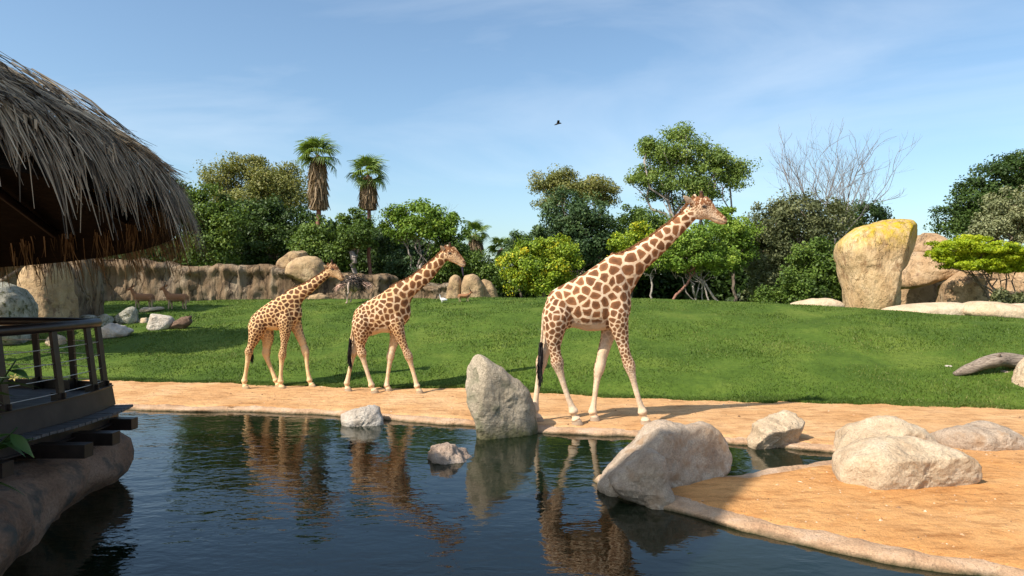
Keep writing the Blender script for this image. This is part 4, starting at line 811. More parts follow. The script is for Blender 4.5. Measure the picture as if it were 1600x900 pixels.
antelope('brown antelope in the shade of the long rock wall, out on bare grass', 276, 483.5, 36, -1, ground_hit(276, 484) + 0.3)
antelope('small russet antelope in sunlight before the split outcrop', 725, 470.5, 19, 1, ground_hit(725, 472), head_up=-3)

# ostrich: dark body seen from the front with both wings held out, neck lowered
OST_D = ground_hit(548, 475)
FEATH = plain_mat('ostrich_feathers', (0.012, 0.010, 0.009), (0.045, 0.036, 0.03), 16, 0.8, 0.8)
SKIN = plain_mat('ostrich_skin', (0.36, 0.25, 0.19), (0.52, 0.40, 0.32), 14, 0.7, 0.3)
WING = plain_mat('ostrich_wing', (0.42, 0.24, 0.17), (0.60, 0.42, 0.33), 14, 0.8, 0.5)
og, OB, ob = small_beast('ostrich', 'black-bodied ostrich with both pinkish wings spread, standing before the long rock wall', 'ostrich', OST_D,
    [[((538, 443), (538, 452), .18), ((543, 436), (543, 456), .35), ((550, 432), (550, 457), .45), ((558, 434), (558, 457), .42), ((565, 441), (565, 454), .22)]],
    [([(545, 450, 5.0), (543.5, 457, 3.6), (543, 462, 1.9), (542.5, 470, 1.4), (542.5, 474, 1.5), (540, 476, 1.6)], -0.05), ([(556, 450, 5.0), (553, 457, 3.4), (550.5, 461, 2.0), (549, 467, 1.4), (548.5, 472, 1.5), (547, 474, 1.6)], 0.1)], SKIN, 0.03)
def plume(name, pts, n, ln, mat, seed, spread=0.35, droop=0.3, w=0.02, thick=0.06):
    P = catmull(np.array([OB.p(*q) for q in pts]), 12) - ob; r = np.random.default_rng(seed); ii = r.integers(0, len(P), n)
    d = np.gradient(P, axis=0)[ii]; d /= np.linalg.norm(d, axis=1)[:, None]; d = d + r.normal(0, spread, (n, 3)); d /= np.linalg.norm(d, axis=1)[:, None]
    Vh, Qh = hair_strips(P[ii] + r.normal(0, thick, (n, 3)), d, r.uniform(0.5, 1.0, n) * ln, w, droop, 3, seed); mkobj(name, mesh_np(name, Vh, Qh), mat, (0, 0, 0), og)
plume('plumage', [(538, 446, 0), (545, 440, -.2), (552, 440, -.3), (560, 442, -.2), (566, 447, 0)], 900, 0.34, FEATH, 1, 1.0, 0.5, 0.022, 0.16)
plume('wing', [(541, 447, -.2), (535, 448.5, -.2), (530, 450, -.2)], 260, 0.28, WING, 2, 0.3, 0.5, 0.022, 0.06)
plume('wing', [(563, 446, -.2), (569, 446, -.2), (573, 447, -.2)], 260, 0.26, WING, 3, 0.3, 0.5, 0.022, 0.06)
nm = MB(); P = catmull(np.array([OB.p(*q) for q in ((546, 441, -.35), (544.5, 446, -.6), (544, 452, -.7), (544.5, 458, -.72))]), 6) - ob; nm.tube(P, np.linspace(0.07, 0.035, len(P)), 8); uv_ball(nm, P[-1] + np.array([0, -.02, -.04]), (.05, .07, .05))
nm.tube(np.array([P[-1] + [0, -.07, -.05], P[-1] + [0, -.13, -.09], P[-1] + [0, -.17, -.12]]), [.03, .02, .008], 7); mkobj('neck', nm.mesh('neck'), SKIN, (0, 0, 0), og)

# white wading bird on the crest
WHITE_F = plain_mat('white_feathers', (0.62, 0.60, 0.58), (0.80, 0.79, 0.77), 20, 0.8, 0.3)
bd = ground_hit(690, 474)
bgx, BB, bb = small_beast('wading_bird', 'white wading bird with an upright neck on the crest of the lawn', 'bird', bd,
    [[((699, 468.5), (699, 470), .03), ((695, 466.5), (695, 471.5), .09), ((691, 466), (691, 472), .10), ((688.5, 467), (689, 470.5), .05)]],
    [([(689.5, 468.5, 1.4), (688, 466, 1.0), (687.6, 463.5, 0.8), (687, 461.8, 0.9), (686.2, 461.6, 0.9)], 0), ([(691, 471, 0.9), (690.5, 473, 0.55), (690.5, 475, 0.55)], -.05), ([(692.5, 471, 0.9), (692.5, 473, 0.55), (692.5, 475, 0.55)], .05)], WHITE_F, 0.02)
bk = MB(); q = at(686.3, 461.7, bd) - bb; bk.tube(np.array([q, q + [-.07, 0, -.02], q + [-.14, 0, -.06]]), [.02, .014, .005], 6); mkobj('beak', bk.mesh('beak'), HORN, (0, 0, 0), bgx)
# bird on the wing
fb = at(872, 193, 30); fl = empty('flying_bird', fb, 'small dark bird flying high in the open sky', 'bird')
b_ = MB(); b_.tube(np.array([[-.17, 0, -.07], [-.1, 0, -.04], [0, 0, 0], [.08, 0, .015], [.12, 0, .012], [.15, 0, .0]]), [.008, .03, .04, .032, .026, .005], 8); mkobj('body', b_.mesh('body'), HAIR_BLACK, (0, 0, 0), fl)
for sd in (-1, 1):
    w_ = MB(); w_.add(np.array([[.06, 0, .02], [-.04, 0, .02], [.06, sd * .14, .10], [-.05, sd * .14, .09], [-.01, sd * .32, .07], [-.04, sd * .30, .066],
        [.06, 0, .014], [-.04, 0, .014], [.06, sd * .14, .094], [-.05, sd * .14, .086], [-.01, sd * .32, .068], [-.04, sd * .30, .063]]), [[0, 1, 3, 2], [2, 3, 5, 4], [6, 8, 9, 7], [8, 10, 11, 9], [0, 2, 8, 6], [2, 4, 10, 8], [1, 7, 9, 3], [3, 9, 11, 5], [4, 5, 11, 10]])
    mkobj('wing', w_.mesh('wing', False), HAIR_BLACK, (0, 0, 0), fl)

# driftwood
WOOD_OLD = plain_mat('driftwood', (0.07, 0.045, 0.032), (0.36, 0.29, 0.225), 6, 0.95, 1.0, (0.5, 6, 6))
def driftwood(label, pts, D, mat, seed, k=10, stub=None):
    P = catmull(np.array([np.r_[at(px, py, D + o), r * D / F] for px, py, r, o in pts]), k); s = np.linspace(0, 1, len(P)); n = 16
    C, R = P[:, :3], P[:, 3]; T = np.gradient(C, axis=0); T /= np.linalg.norm(T, axis=1)[:, None]; A = np.cross(T, [0, 1, 0]); A /= np.linalg.norm(A, axis=1)[:, None]; Bv = np.cross(T, A)
    th = np.arange(n) * 2 * math.pi / n
    g = 1 + 0.22 * vnoise(np.stack([np.repeat(s * 6, n), np.tile(np.cos(th) * 2.2, len(s)), np.tile(np.sin(th) * 2.2, len(s))], -1), seed).reshape(len(s), n)
    V = C[:, None] + (R[:, None] * g)[:, :, None] * (np.cos(th)[None, :, None] * A[:, None] + np.sin(th)[None, :, None] * Bv[:, None])
    mb = MB(); mb.rings(V); base = np.array([C[:, 0].mean(), D, V[..., 2].min()])
    g_ = empty('driftwood_log', base, label, 'log'); mkobj('trunk', mb.mesh('trunk', base=base), mat, (0, 0, 0), g_)
    for sp in stub or []:
        m2 = MB(); Q = catmull(np.array([np.r_[at(a, b, D + o), r * D / F] for a, b, r, o in sp]), 4); m2.tube(Q[:, :3], Q[:, 3], 9); mkobj('branch_stub', m2.mesh('branch_stub', base=base), mat, (0, 0, 0), g_)
ld = ground_hit(1500, 587)
driftwood('weathered grey driftwood log arched over the grass', [(1491, 585, 3.5, 0), (1508, 579, 7, 0), (1528, 572, 9, 0), (1548, 566, 10, 0), (1566, 562, 9.5, .05), (1585, 564, 10, .1), (1610, 568, 11, .1), (1640, 574, 11, .1)], ld, WOOD_OLD, 5, stub=[[(1556, 562, 4, 0), (1560, 556, 3, -.1), (1563, 552, 1.5, -.15)]])
ld2 = ground_hit(282, 515)
driftwood('dark brown gnarled stump lying beside the blocky white stone', [(266, 512, 3, 0), (273, 509, 6, 0), (283, 506, 8, 0), (292, 502, 8, 0), (298, 499, 5, 0)], ld2 + 0.2, plain_mat('stump_bark', (0.06, 0.035, 0.025), (0.22, 0.14, 0.09), 6, 0.95, 1.0, (1, 4, 4)), 8, stub=[[(292, 500, 4, 0), (297, 496, 3, 0), (299, 494, 1.5, 0)]])
#@@VEGETATION
# ------------------------------------------------------------------ vegetation
def leaves(P, N_, size, tint, seed, aspect=0.55, jitter=0.8):
    r = np.random.default_rng(seed); n = len(P)
    nrm = N_ + r.normal(0, jitter, (n, 3)); nrm /= np.linalg.norm(nrm, axis=1)[:, None]
    a = np.cross(nrm, r.normal(size=(n, 3))); a /= np.linalg.norm(a, axis=1)[:, None]; b = np.cross(nrm, a)
    L = (size * r.uniform(0.65, 1.35, n))[:, None]; Wd = L * aspect
    V = np.stack([P - a * L * 0.5, P + b * Wd * 0.5 + a * L * 0.08, P + a * L * 0.5, P - b * Wd * 0.5 + a * L * 0.08], 1).reshape(-1, 3)
    return V, np.arange(n * 4).reshape(-1, 4), tint
def crown_points(lobes, D, n, seed, clump, dscale, shell, flat=0.75):
    """lobes = (px, py, rx_px, ry_px[, depth offset]); leaves gather in clumps spread through the crown's volume"""
    r = np.random.default_rng(seed); Ls = []
    for lb in lobes:
        d = D + (lb[4] if len(lb) > 4 else 0); c = at(lb[0], lb[1], d); k = d / F
        Ls.append((c, np.array([lb[2] * k, lb[2] * k * dscale, lb[3] * k])))
    w = np.array([a[1][0] * a[1][2] for a in Ls]); w /= w.sum()
    nc = max(12, int(n / 150)); li = r.choice(len(Ls), nc, p=w)
    C = np.array([l[0] for l in Ls])[li]; Rd = np.array([l[1] for l in Ls])[li]
    u = r.normal(size=(nc, 3)); u /= np.linalg.norm(u, axis=1)[:, None]; rr = r.uniform(shell, 1.0, nc) ** 0.7 * np.where(r.random(nc) < 0.14, r.uniform(1.05, 1.28, nc), 1.0)
    wob = 1 + 0.26 * vnoise(u * 2.2 + seed, seed)
    cc = C + u * Rd * (rr * wob)[:, None]; cs = clump * r.uniform(0.55, 1.35, nc); ct = r.normal(0, 0.16, nc)
    ci = r.integers(0, nc, n); g = r.normal(size=(n, 3)); g /= np.linalg.norm(g, axis=1)[:, None]; g *= (r.random(n) ** 0.45)[:, None]
    P = cc[ci] + g * cs[ci][:, None] * np.array([1, 1, flat])
    Nn = u[ci] * 0.5 + g * 0.5 + np.array([0, 0, 0.55]); tint = np.clip(0.45 + ct[ci] + r.normal(0, 0.16, n), 0, 1)
    return P, Nn, tint, cc, Ls
def limb_path(a, b, seed, bend=0.12, n=7):
    r = np.random.default_rng(seed); a = np.asarray(a, float); b = np.asarray(b, float); L = np.linalg.norm(b - a)
    P = np.array([a + (b - a) * t for t in np.linspace(0, 1, n)]); off = r.normal(0, 1, (n, 3)) * bend * L * 0.35; off[0] = 0; off[-1] = 0
    return P + off
def tree(name, label, D, lobes, base_px, mat, n, leaf=0.16, bark=BARK, trunk=0.16, clump=0.7, dscale=0.8, shell=0.35, seed=1, group=None, category='tree', aspect=0.55, twigs=26, stems=None, fork=0.45, flat=0.75, base_off=0.0):
    P, Nn, tint, cc, Ls = crown_points(lobes, D, n, seed, clump, dscale, shell, flat)
    bx = (base_px[0] - 800) * (D + base_off) / F; by = D + base_off; bz = gz(bx, by); base = np.array([bx, by, bz - 0.15])
    P[:, 2] = np.maximum(P[:, 2], bz + 0.02 + 0.3 * rng.random(len(P)))
    g = empty(name, base, label, category, group)
    V, Qd, tt = leaves(P - base, Nn, leaf, tint, seed + 1, aspect)
    mkobj('crown', mesh_np('crown', V, Qd, {'tint': ('FACE', tt)}, False), mat, (0, 0, 0), g)
    mb = MB(); top = np.mean([l[0] for l in Ls], 0); r = np.random.default_rng(seed + 2)
    forkp = base + (top - base) * fork; forkp[2] = base[2] + (top[2] - base[2]) * fork
    if stems is None: stems = [[(0, 0, 0)]]
    Pt = limb_path(base, forkp, seed + 3, 0.10, 7); mb.tube(Pt, np.linspace(trunk * 1.15, trunk * 0.75, len(Pt)), 9)
    for i, (c, rad) in enumerate(Ls):
        Pl = limb_path(Pt[-1 - (i % 3)], c, seed + 10 + i, 0.16, 8); mb.tube(Pl, np.linspace(trunk * 0.6, trunk * 0.15, len(Pl)), 7)
        near = np.argsort(np.linalg.norm(cc - c, axis=1))[:60]
        for j in r.choice(near, min(len(near), max(3, twigs // len(Ls))), replace=False):
            q = Pl[r.integers(3, len(Pl))]; Pw = limb_path(q, cc[j], seed + 50 + int(j), 0.15, 5); mb.tube(Pw, np.linspace(trunk * 0.2, trunk * 0.05, 5), 5)
    mkobj('trunk', mb.mesh('trunk', base=base), bark, (0, 0, 0), g); return g, base, Ls

L_EUC = leaf_mat('leaf_eucalyptus', [(0.10, 0.12, 0.03), (0.185, 0.20, 0.052), (0.27, 0.265, 0.075), (0.36, 0.31, 0.11)], 0.3)
L_EUC2 = leaf_mat('leaf_eucalyptus_green', [(0.075, 0.125, 0.025), (0.145, 0.215, 0.042), (0.22, 0.30, 0.06), (0.31, 0.36, 0.10)], 0.32)
L_DARK = leaf_mat('leaf_dark', [(0.020, 0.041, 0.009), (0.042, 0.077, 0.016), (0.070, 0.119, 0.022), (0.114, 0.168, 0.035)], 0.24)
L_MID = leaf_mat('leaf_mid', [(0.042, 0.076, 0.012), (0.080, 0.135, 0.021), (0.134, 0.202, 0.030), (0.206, 0.270, 0.046)], 0.24)
L_BRIGHT = leaf_mat('leaf_bright', [(0.069, 0.129, 0.014), (0.122, 0.209, 0.022), (0.191, 0.288, 0.032), (0.289, 0.368, 0.050)], 0.24)
L_YEL = leaf_mat('leaf_yellow_flowering', [(0.10, 0.17, 0.014), (0.20, 0.29, 0.02), (0.33, 0.40, 0.03), (0.75, 0.55, 0.02)], 0.24)
L_BLUE = leaf_mat('leaf_bluish', [(0.032, 0.064, 0.023), (0.060, 0.107, 0.039), (0.095, 0.153, 0.053), (0.137, 0.200, 0.071)], 0.25)
L_GREY = leaf_mat('leaf_grey', [(0.054, 0.065, 0.025), (0.100, 0.116, 0.045), (0.159, 0.174, 0.072), (0.226, 0.232, 0.105)], 0.25)
L_OLIVE = leaf_mat('leaf_olive', [(0.100, 0.116, 0.050), (0.176, 0.194, 0.087), (0.268, 0.279, 0.136), (0.393, 0.388, 0.205)], 0.22)
L_LIME = leaf_mat('leaf_lime', [(0.176, 0.256, 0.010), (0.297, 0.388, 0.014), (0.419, 0.488, 0.020), (0.540, 0.550, 0.045)], 0.45)

tree('eucalyptus_tree', 'tall brownish-green eucalyptus rising behind the long rock wall', 58, [(385, 262, 36, 22), (345, 282, 34, 34), (425, 285, 42, 32), (385, 318, 62, 40), (452, 280, 24, 28, 1), (455, 312, 30, 26)], (390, 440), L_EUC, 40000, 0.19, BARK_PALE, 0.3, 1.05, seed=101, shell=0.25)
tree('bush', 'lush green bush beside the thatched roof edge', 46, [(310, 330, 30, 36), (345, 350, 38, 36), (290, 308, 14, 20), (328, 380, 44, 40)], (325, 430), L_MID, 19000, 0.2, BARK, 0.16, 0.75, seed=102)
tree('bush', 'dense dark evergreen bush behind the perched boulders', 50, [(405, 350, 46, 32), (455, 348, 42, 30), (430, 388, 62, 36), (380, 392, 40, 30)], (430, 440), L_DARK, 24000, 0.21, BARK, 0.16, 0.8, seed=103)
tree('bush', 'dark rounded bush at the foot of the taller palm', 47, [(500, 360, 26, 28), (488, 392, 40, 30), (520, 400, 34, 26)], (495, 440), L_MID, 15000, 0.19, BARK, 0.14, 0.7, seed=104)
tree('small_tree', 'small round-headed tree with a crooked pale trunk between the two tall palms', 46.5, [(553, 352, 24, 20), (562, 372, 26, 18), (543, 375, 16, 16)], (549, 424), L_MID, 9000, 0.18, BARK_PALE, 0.19, 0.6, seed=105, fork=0.75)
tree('bush', 'dark brownish bush behind the shorter palm trunk', 52, [(600, 385, 34, 26), (590, 410, 44, 24), (560, 405, 26, 24)], (590, 440), L_DARK, 13000, 0.2, BARK, 0.12, 0.75, seed=106)
tree('umbrella_tree', 'bright green spreading tree on forked trunks above the middle giraffe', 48, [(648, 338, 42, 20), (620, 352, 26, 20), (682, 352, 34, 22), (705, 362, 22, 20), (655, 360, 44, 16)], (652, 436), L_BRIGHT, 17000, 0.2, BARK_PALE, 0.14, 0.62, seed=107, fork=0.5, shell=0.45)
tree('bush', 'blue-green bush behind the lower rock wall', 49, [(630, 410, 30, 26), (655, 420, 26, 22)], (635, 446), L_BLUE, 8500, 0.18, BARK, 0.1, 0.6, seed=108)
tree('bush', 'green thicket rising behind the split outcrop', 48, [(705, 400, 34, 30), (738, 412, 34, 26), (765, 430, 26, 24), (690, 425, 26, 22)], (725, 450), L_MID, 15000, 0.18, BARK, 0.1, 0.65, seed=109)
tree('flowering_tree', 'rounded yellow-flowering tree at the end of the split outcrop', 43, [(842, 400, 46, 30), (868, 390, 34, 24), (812, 415, 34, 30), (880, 420, 28, 30), (845, 432, 50, 26)], (850, 466), L_YEL, 28000, 0.17, BARK, 0.14, 0.55, seed=110, shell=0.45)
tree('conifer_tree', 'dense blue-green tree towering behind the yellow-flowering tree', 48, [(893, 332, 40, 30), (862, 362, 36, 30), (922, 362, 42, 42), (890, 380, 52, 40), (935, 400, 34, 40)], (895, 462), L_BLUE, 26000, 0.2, BARK, 0.2, 0.75, seed=111)
tree('small_tree', 'dark small tree poking out beside the yellow-flowering tree', 52, [(815, 372, 18, 14), (800, 388, 16, 12), (822, 392, 20, 16)], (815, 455), L_BLUE, 5000, 0.18, BARK, 0.1, 0.5, seed=112)
tree('eucalyptus_tree', 'thin olive eucalyptus showing above the dense blue-green tree', 55, [(878, 282, 28, 22), (848, 288, 20, 18), (918, 296, 32, 22), (948, 306, 22, 22), (865, 308, 26, 20)], (900, 460), L_EUC, 20000, 0.17, BARK_PALE, 0.2, 0.75, seed=113, shell=0.2)
tree('eucalyptus_tree', 'tallest airy eucalyptus behind the tall giraffe head', 56, [(1058, 208, 20, 22), (1042, 240, 34, 24), (1012, 232, 14, 20), (1088, 246, 40, 30), (1132, 252, 30, 24), (1155, 270, 20, 20), (1000, 276, 28, 24), (1050, 285, 54, 34), (1105, 290, 44, 28)], (1066, 462), L_EUC2, 36000, 0.19, BARK_PALE, 0.3, 0.8, seed=114, shell=0.2, twigs=40)
tree('bush', 'dark green thicket below the airy eucalyptus, behind the tall giraffe neck', 50, [(995, 345, 36, 26), (970, 380, 40, 36), (1020, 350, 30, 24), (960, 425, 46, 40), (1010, 400, 40, 40)], (985, 464), L_MID, 22000, 0.19, BARK, 0.14, 0.7, seed=115)
tree('flowering_tree', 'yellow-tipped shrub tree partly hidden by the tall giraffe neck', 45, [(975, 380, 28, 24), (1008, 365, 24, 18), (985, 405, 32, 20)], (985, 464), L_YEL, 9000, 0.17, BARK, 0.1, 0.5, seed=116)
tree('acacia_tree', 'bright green feathery acacia on crossed leaning trunks at the lawn crest', 38.5, [(1062, 388, 44, 22), (1100, 372, 40, 26), (1035, 405, 40, 14), (1120, 402, 26, 22), (1075, 408, 44, 14)], (1088, 426), L_BRIGHT, 20000, 0.15, BARK_PALE, 0.07, 0.5, seed=117, shell=0.45, fork=0.2, category='tree')
tree('bush', 'bright feathery green shrub tree between the acacia and the grey-green oak', 42, [(1150, 360, 30, 28), (1148, 392, 30, 30), (1128, 345, 22, 18)], (1150, 466), L_BRIGHT, 13000, 0.15, BARK, 0.1, 0.5, seed=118)
tree('oak_tree', 'broad grey-green evergreen oak beneath the large bare tree', 44, [(1212, 345, 46, 34), (1192, 392, 46, 44), (1250, 328, 46, 26), (1290, 340, 40, 34), (1238, 385, 56, 44), (1205, 438, 46, 30)], (1222, 468), L_GREY, 34000, 0.17, BARK, 0.2, 0.7, seed=119)
tree('bush', 'glossy green bush growing against the lichened boulder', 37, [(1268, 402, 30, 26), (1285, 432, 36, 34), (1250, 440, 28, 26), (1306, 420, 18, 40), (1265, 460, 46, 18)], (1275, 474), L_MID, 18000, 0.17, BARK, 0.1, 0.5, seed=120)
tree('bush', 'low green shrub at the lawn crest before the evergreen oak', 38, [(1225, 458, 22, 14), (1198, 462, 20, 10)], (1220, 472), L_MID, 4000, 0.14, BARK, 0.06, 0.4, seed=121)
tree('small_tree', 'dark green tree showing behind the crown of the lichened boulder', 50, [(1345, 332, 36, 18), (1325, 350, 34, 26), (1372, 340, 20, 16), (1340, 385, 40, 36)], (1342, 470), L_DARK, 14000, 0.18, BARK, 0.16, 0.65, seed=122)
tree('carob_tree', 'tall deep green tree above the rock outcrop', 46, [(1555, 285, 40, 34), (1592, 262, 36, 24), (1520, 315, 36, 30), (1490, 345, 30, 22), (1560, 335, 50, 36), (1630, 280, 40, 40)], (1565, 460), L_DARK, 30000, 0.19, BARK, 0.25, 0.7, seed=123)
tree('olive_tree', 'silvery olive tree in front of the tall deep green tree', 42, [(1585, 320, 34, 28), (1560, 352, 36, 24), (1605, 350, 34, 36), (1535, 366, 24, 14)], (1590, 460), L_OLIVE, 20000, 0.15, BARK, 0.16, 0.55, seed=124)
tree('acacia_tree', 'flat-topped lime yellow acacia spreading over the cave rocks', 31.5, [(1498, 381, 40, 9), (1540, 392, 52, 12), (1476, 396, 24, 8), (1572, 402, 48, 13), (1606, 396, 36, 13), (1530, 413, 44, 10), (1512, 372, 24, 6), (1490, 404, 30, 7), (1570, 420, 36, 8)], (1584, 474), L_LIME, 42000, 0.125, BARK, 0.085, 0.36, seed=125, shell=0.2, fork=0.35, flat=0.35, dscale=0.9)
tree('bush', 'grey twiggy shrub at the foot of the lime acacia', 30.5, [(1566, 466, 14, 9), (1582, 468, 14, 8)], (1574, 476), L_GREY, 2600, 0.12, BARK, 0.04, 0.25, seed=126)
tree('bush', 'green shrub seen beneath the thatch beyond the deck', 40, [(4, 425, 26, 22), (-30, 430, 30, 30)], (0, 470), L_MID, 6000, 0.17, BARK, 0.08, 0.5, seed=127)
tree('shade_tree', 'broad dark tree standing left of the hut, above the cliff', 23, [(-40, 225, 90, 60), (-120, 260, 90, 70)], (-110, 480), L_DARK, 16000, 0.3, BARK, 0.25, 1.0, seed=128)
tree('shade_tree', 'dark spreading tree mostly hidden behind the thatched roof', 33, [(40, 318, 75, 24), (-40, 300, 80, 44), (105, 318, 50, 20)], (-30, 470), L_DARK, 16000, 0.32, BARK, 0.2, 1.0, seed=129)

# acacia: crossed leaning trunks under the crown
def lean_trunks():
    D = 38.3; x = (1090 - 800) * D / F; base = np.array([x, D, gz(x, D)])
    for i, (a, b, r, off) in enumerate([((1042, 465), (1087, 424), 0.085, 0), ((1128, 469), (1086, 424), 0.075, .3), ((1112, 468), (1098, 440), 0.055, .2), ((1099, 468), (1094, 420), 0.05, .6), ((1020, 466), (1016, 430), 0.07, .8)]):
        d = D + off; A = at(*a, d); A[2] = gz(A[0], A[1]) - 0.1; Bp = at(*b, d); mb = MB(); Pt = limb_path(A, Bp, 900 + i, 0.06, 7); mb.tube(Pt, np.linspace(r, r * 0.7, 7), 8)
        for j in range(4):
            e = Bp + np.array([random.uniform(-1.2, 1.2), random.uniform(-.6, .6), random.uniform(0.3, 0.9)]); mb.tube(limb_path(Pt[-1 - j % 2], e, 920 + 7 * i + j, 0.2, 6), np.linspace(r * 0.5, r * 0.15, 6), 6)
        o = mkobj('leaning_trunk', mb.mesh('leaning_trunk', base=A), BARK_RED if i == 0 else BARK_PALE, A)
        o['label'] = ['reddish trunk leaning from the lawn crest into the feathery acacia', 'pale trunk crossing the reddish one under the feathery acacia', 'thin short pale stem beside the crossed acacia trunks', 'slim upright stem behind the crossed acacia trunks', 'upright pale trunk standing nearest the tall giraffe chest'][i]; o['category'] = 'trunk'
lean_trunks()

# undergrowth: dark leaf mass closing the wood behind
def undergrowth():
    n = 110000; px = np.concatenate([rng.uniform(150, 770, n // 2), rng.uniform(780, 1420, n // 2)]); d = rng.uniform(52, 60, n)
    top = np.interp(px, [150, 300, 480, 600, 720, 760, 780, 830, 950, 1150, 1300, 1420], [400, 365, 345, 360, 385, 415, 425, 405, 370, 370, 370, 405]) + 8 * vnoise(np.stack([px / 14, 0 * px, 0 * px], -1), 3)
    x = (px - 800) * d / F; z0 = terrain(x, d); zt = CAMZ - (top - 450) * d / F; z = z0 + (zt - z0) * rng.random(n)
    P = np.stack([x, d, z], -1); V, Qd, tt = leaves(P, np.array([0, -0.4, 0.6]) + 0 * P, 0.42, np.clip(rng.normal(0.35, 0.2, n), 0, 1), 9)
    mkobj('undergrowth', mesh_np('undergrowth', V, Qd, {'tint': ('FACE', tt)}, False), L_DARK, kind='stuff', label='dark leafy undergrowth filling the wood behind the trees', category='undergrowth')
undergrowth()

# bare trees
def bare_tree(label, D, base_px, h_px, spread, seed, stems, r0, depth=6, lean=0.0):
    r = np.random.default_rng(seed); bx = (base_px[0] - 800) * D / F; base = np.array([bx, D, gz(bx, D) - 0.2]); mb = MB(); H = h_px * D / F
    def grow(p, d, L, rad, lev):
        n = 5; P = [p]; dd = d.copy()
        for _ in range(n):
            dd = dd + r.normal(0, 0.13, 3) + np.array([0, 0, 0.05]); dd /= np.linalg.norm(dd); P.append(P[-1] + dd * L / n)
        P = np.array(P); mb.tube(P, np.linspace(rad, rad * 0.62, n + 1), 6 if lev < 2 else 4)
        if lev >= depth: return
        for j in range(r.integers(2, 4) if lev else 3):
            q = P[r.integers(2, n + 1)] if j else P[-1]; nd = dd + r.normal(0, spread * (0.75 if j == 0 else 1.0), 3) * np.array([1, 0.8, 0.6]); nd[2] += 0.12; nd /= np.linalg.norm(nd)
            grow(q, nd, L * r.uniform(0.62, 0.85), rad * (0.68 if j == 0 else 0.52), lev + 1)
    for a in stems:
        d = np.array([math.sin(a), r.normal(0, 0.15), math.cos(a)]); d /= np.linalg.norm(d); grow(base, d, H * 0.36, r0 * r.uniform(0.75, 1), 1)
    g = empty('bare_tree', base, label, 'tree'); mkobj('trunk', mb.mesh('trunk', base=base), BARK_GREY, (0, 0, 0), g)
bare_tree('large leafless tree spreading above the evergreen oak', 50, (1300, 470), 255, 0.37, 5, [-0.27, -0.15, -0.03, 0.08, 0.18, 0.26], 0.15, 7)
bare_tree('small leafless tree beside the shorter palm', 54, (632, 440), 165, 0.36, 9, [-0.25, 0.0, 0.28], 0.08, 6)

# palms
L_PALM = leaf_mat('leaf_palm', [(0.07, 0.12, 0.025), (0.12, 0.19, 0.035), (0.19, 0.27, 0.055), (0.30, 0.33, 0.09)], 0.35)
L_DEAD = leaf_mat('leaf_palm_dead', [(0.10, 0.065, 0.035), (0.20, 0.135, 0.075), (0.30, 0.215, 0.125), (0.40, 0.30, 0.19)], 0.15, 0.8)
def fan_mesh(seed, R=1.0, nl=22):
    r = np.random.default_rng(seed); V = []; Qd = []; T = []
    pet = 0.75 * R                                          # petiole along +x, then a fan of folded leaflets whose tips droop
    V += [[0, -.025, 0], [0, .025, 0], [pet, .018, 0.02], [pet, -.018, 0.02]]; Qd.append([0, 1, 2, 3])
    for a in np.linspace(-1.75, 1.75, nl):
        L = R * (1.0 - 0.10 * abs(a)) * r.uniform(0.85, 1.1); d = np.array([math.cos(a), math.sin(a), 0]); s = np.array([-d[1], d[0], 0]) ; b = len(V); o = np.array([pet, 0, 0.02])
        for t, w, z in ((0.02, .02, 0), (0.45, .050, .03), (0.72, .030, -.06), (1.05, .006, -.46)):
            c = o + d * L * t * (1 if t < .8 else .94) + np.array([0, 0, z * L]); V += [c - s * w * R, c + s * w * R + np.array([0, 0, .02])]
        for k in range(3): Qd.append([b + 2 * k, b + 2 * k + 1, b + 2 * k + 3, b + 2 * k + 2])
    n = len(Qd); return mesh_np('frond', np.array(V), np.array(Qd), {'tint': ('FACE', np.clip(r.normal(0.5, 0.2, n), 0, 1))}, False)
FANS = [fan_mesh(s) for s in (1, 2, 3)]
for f in FANS: f.materials.append(L_PALM)
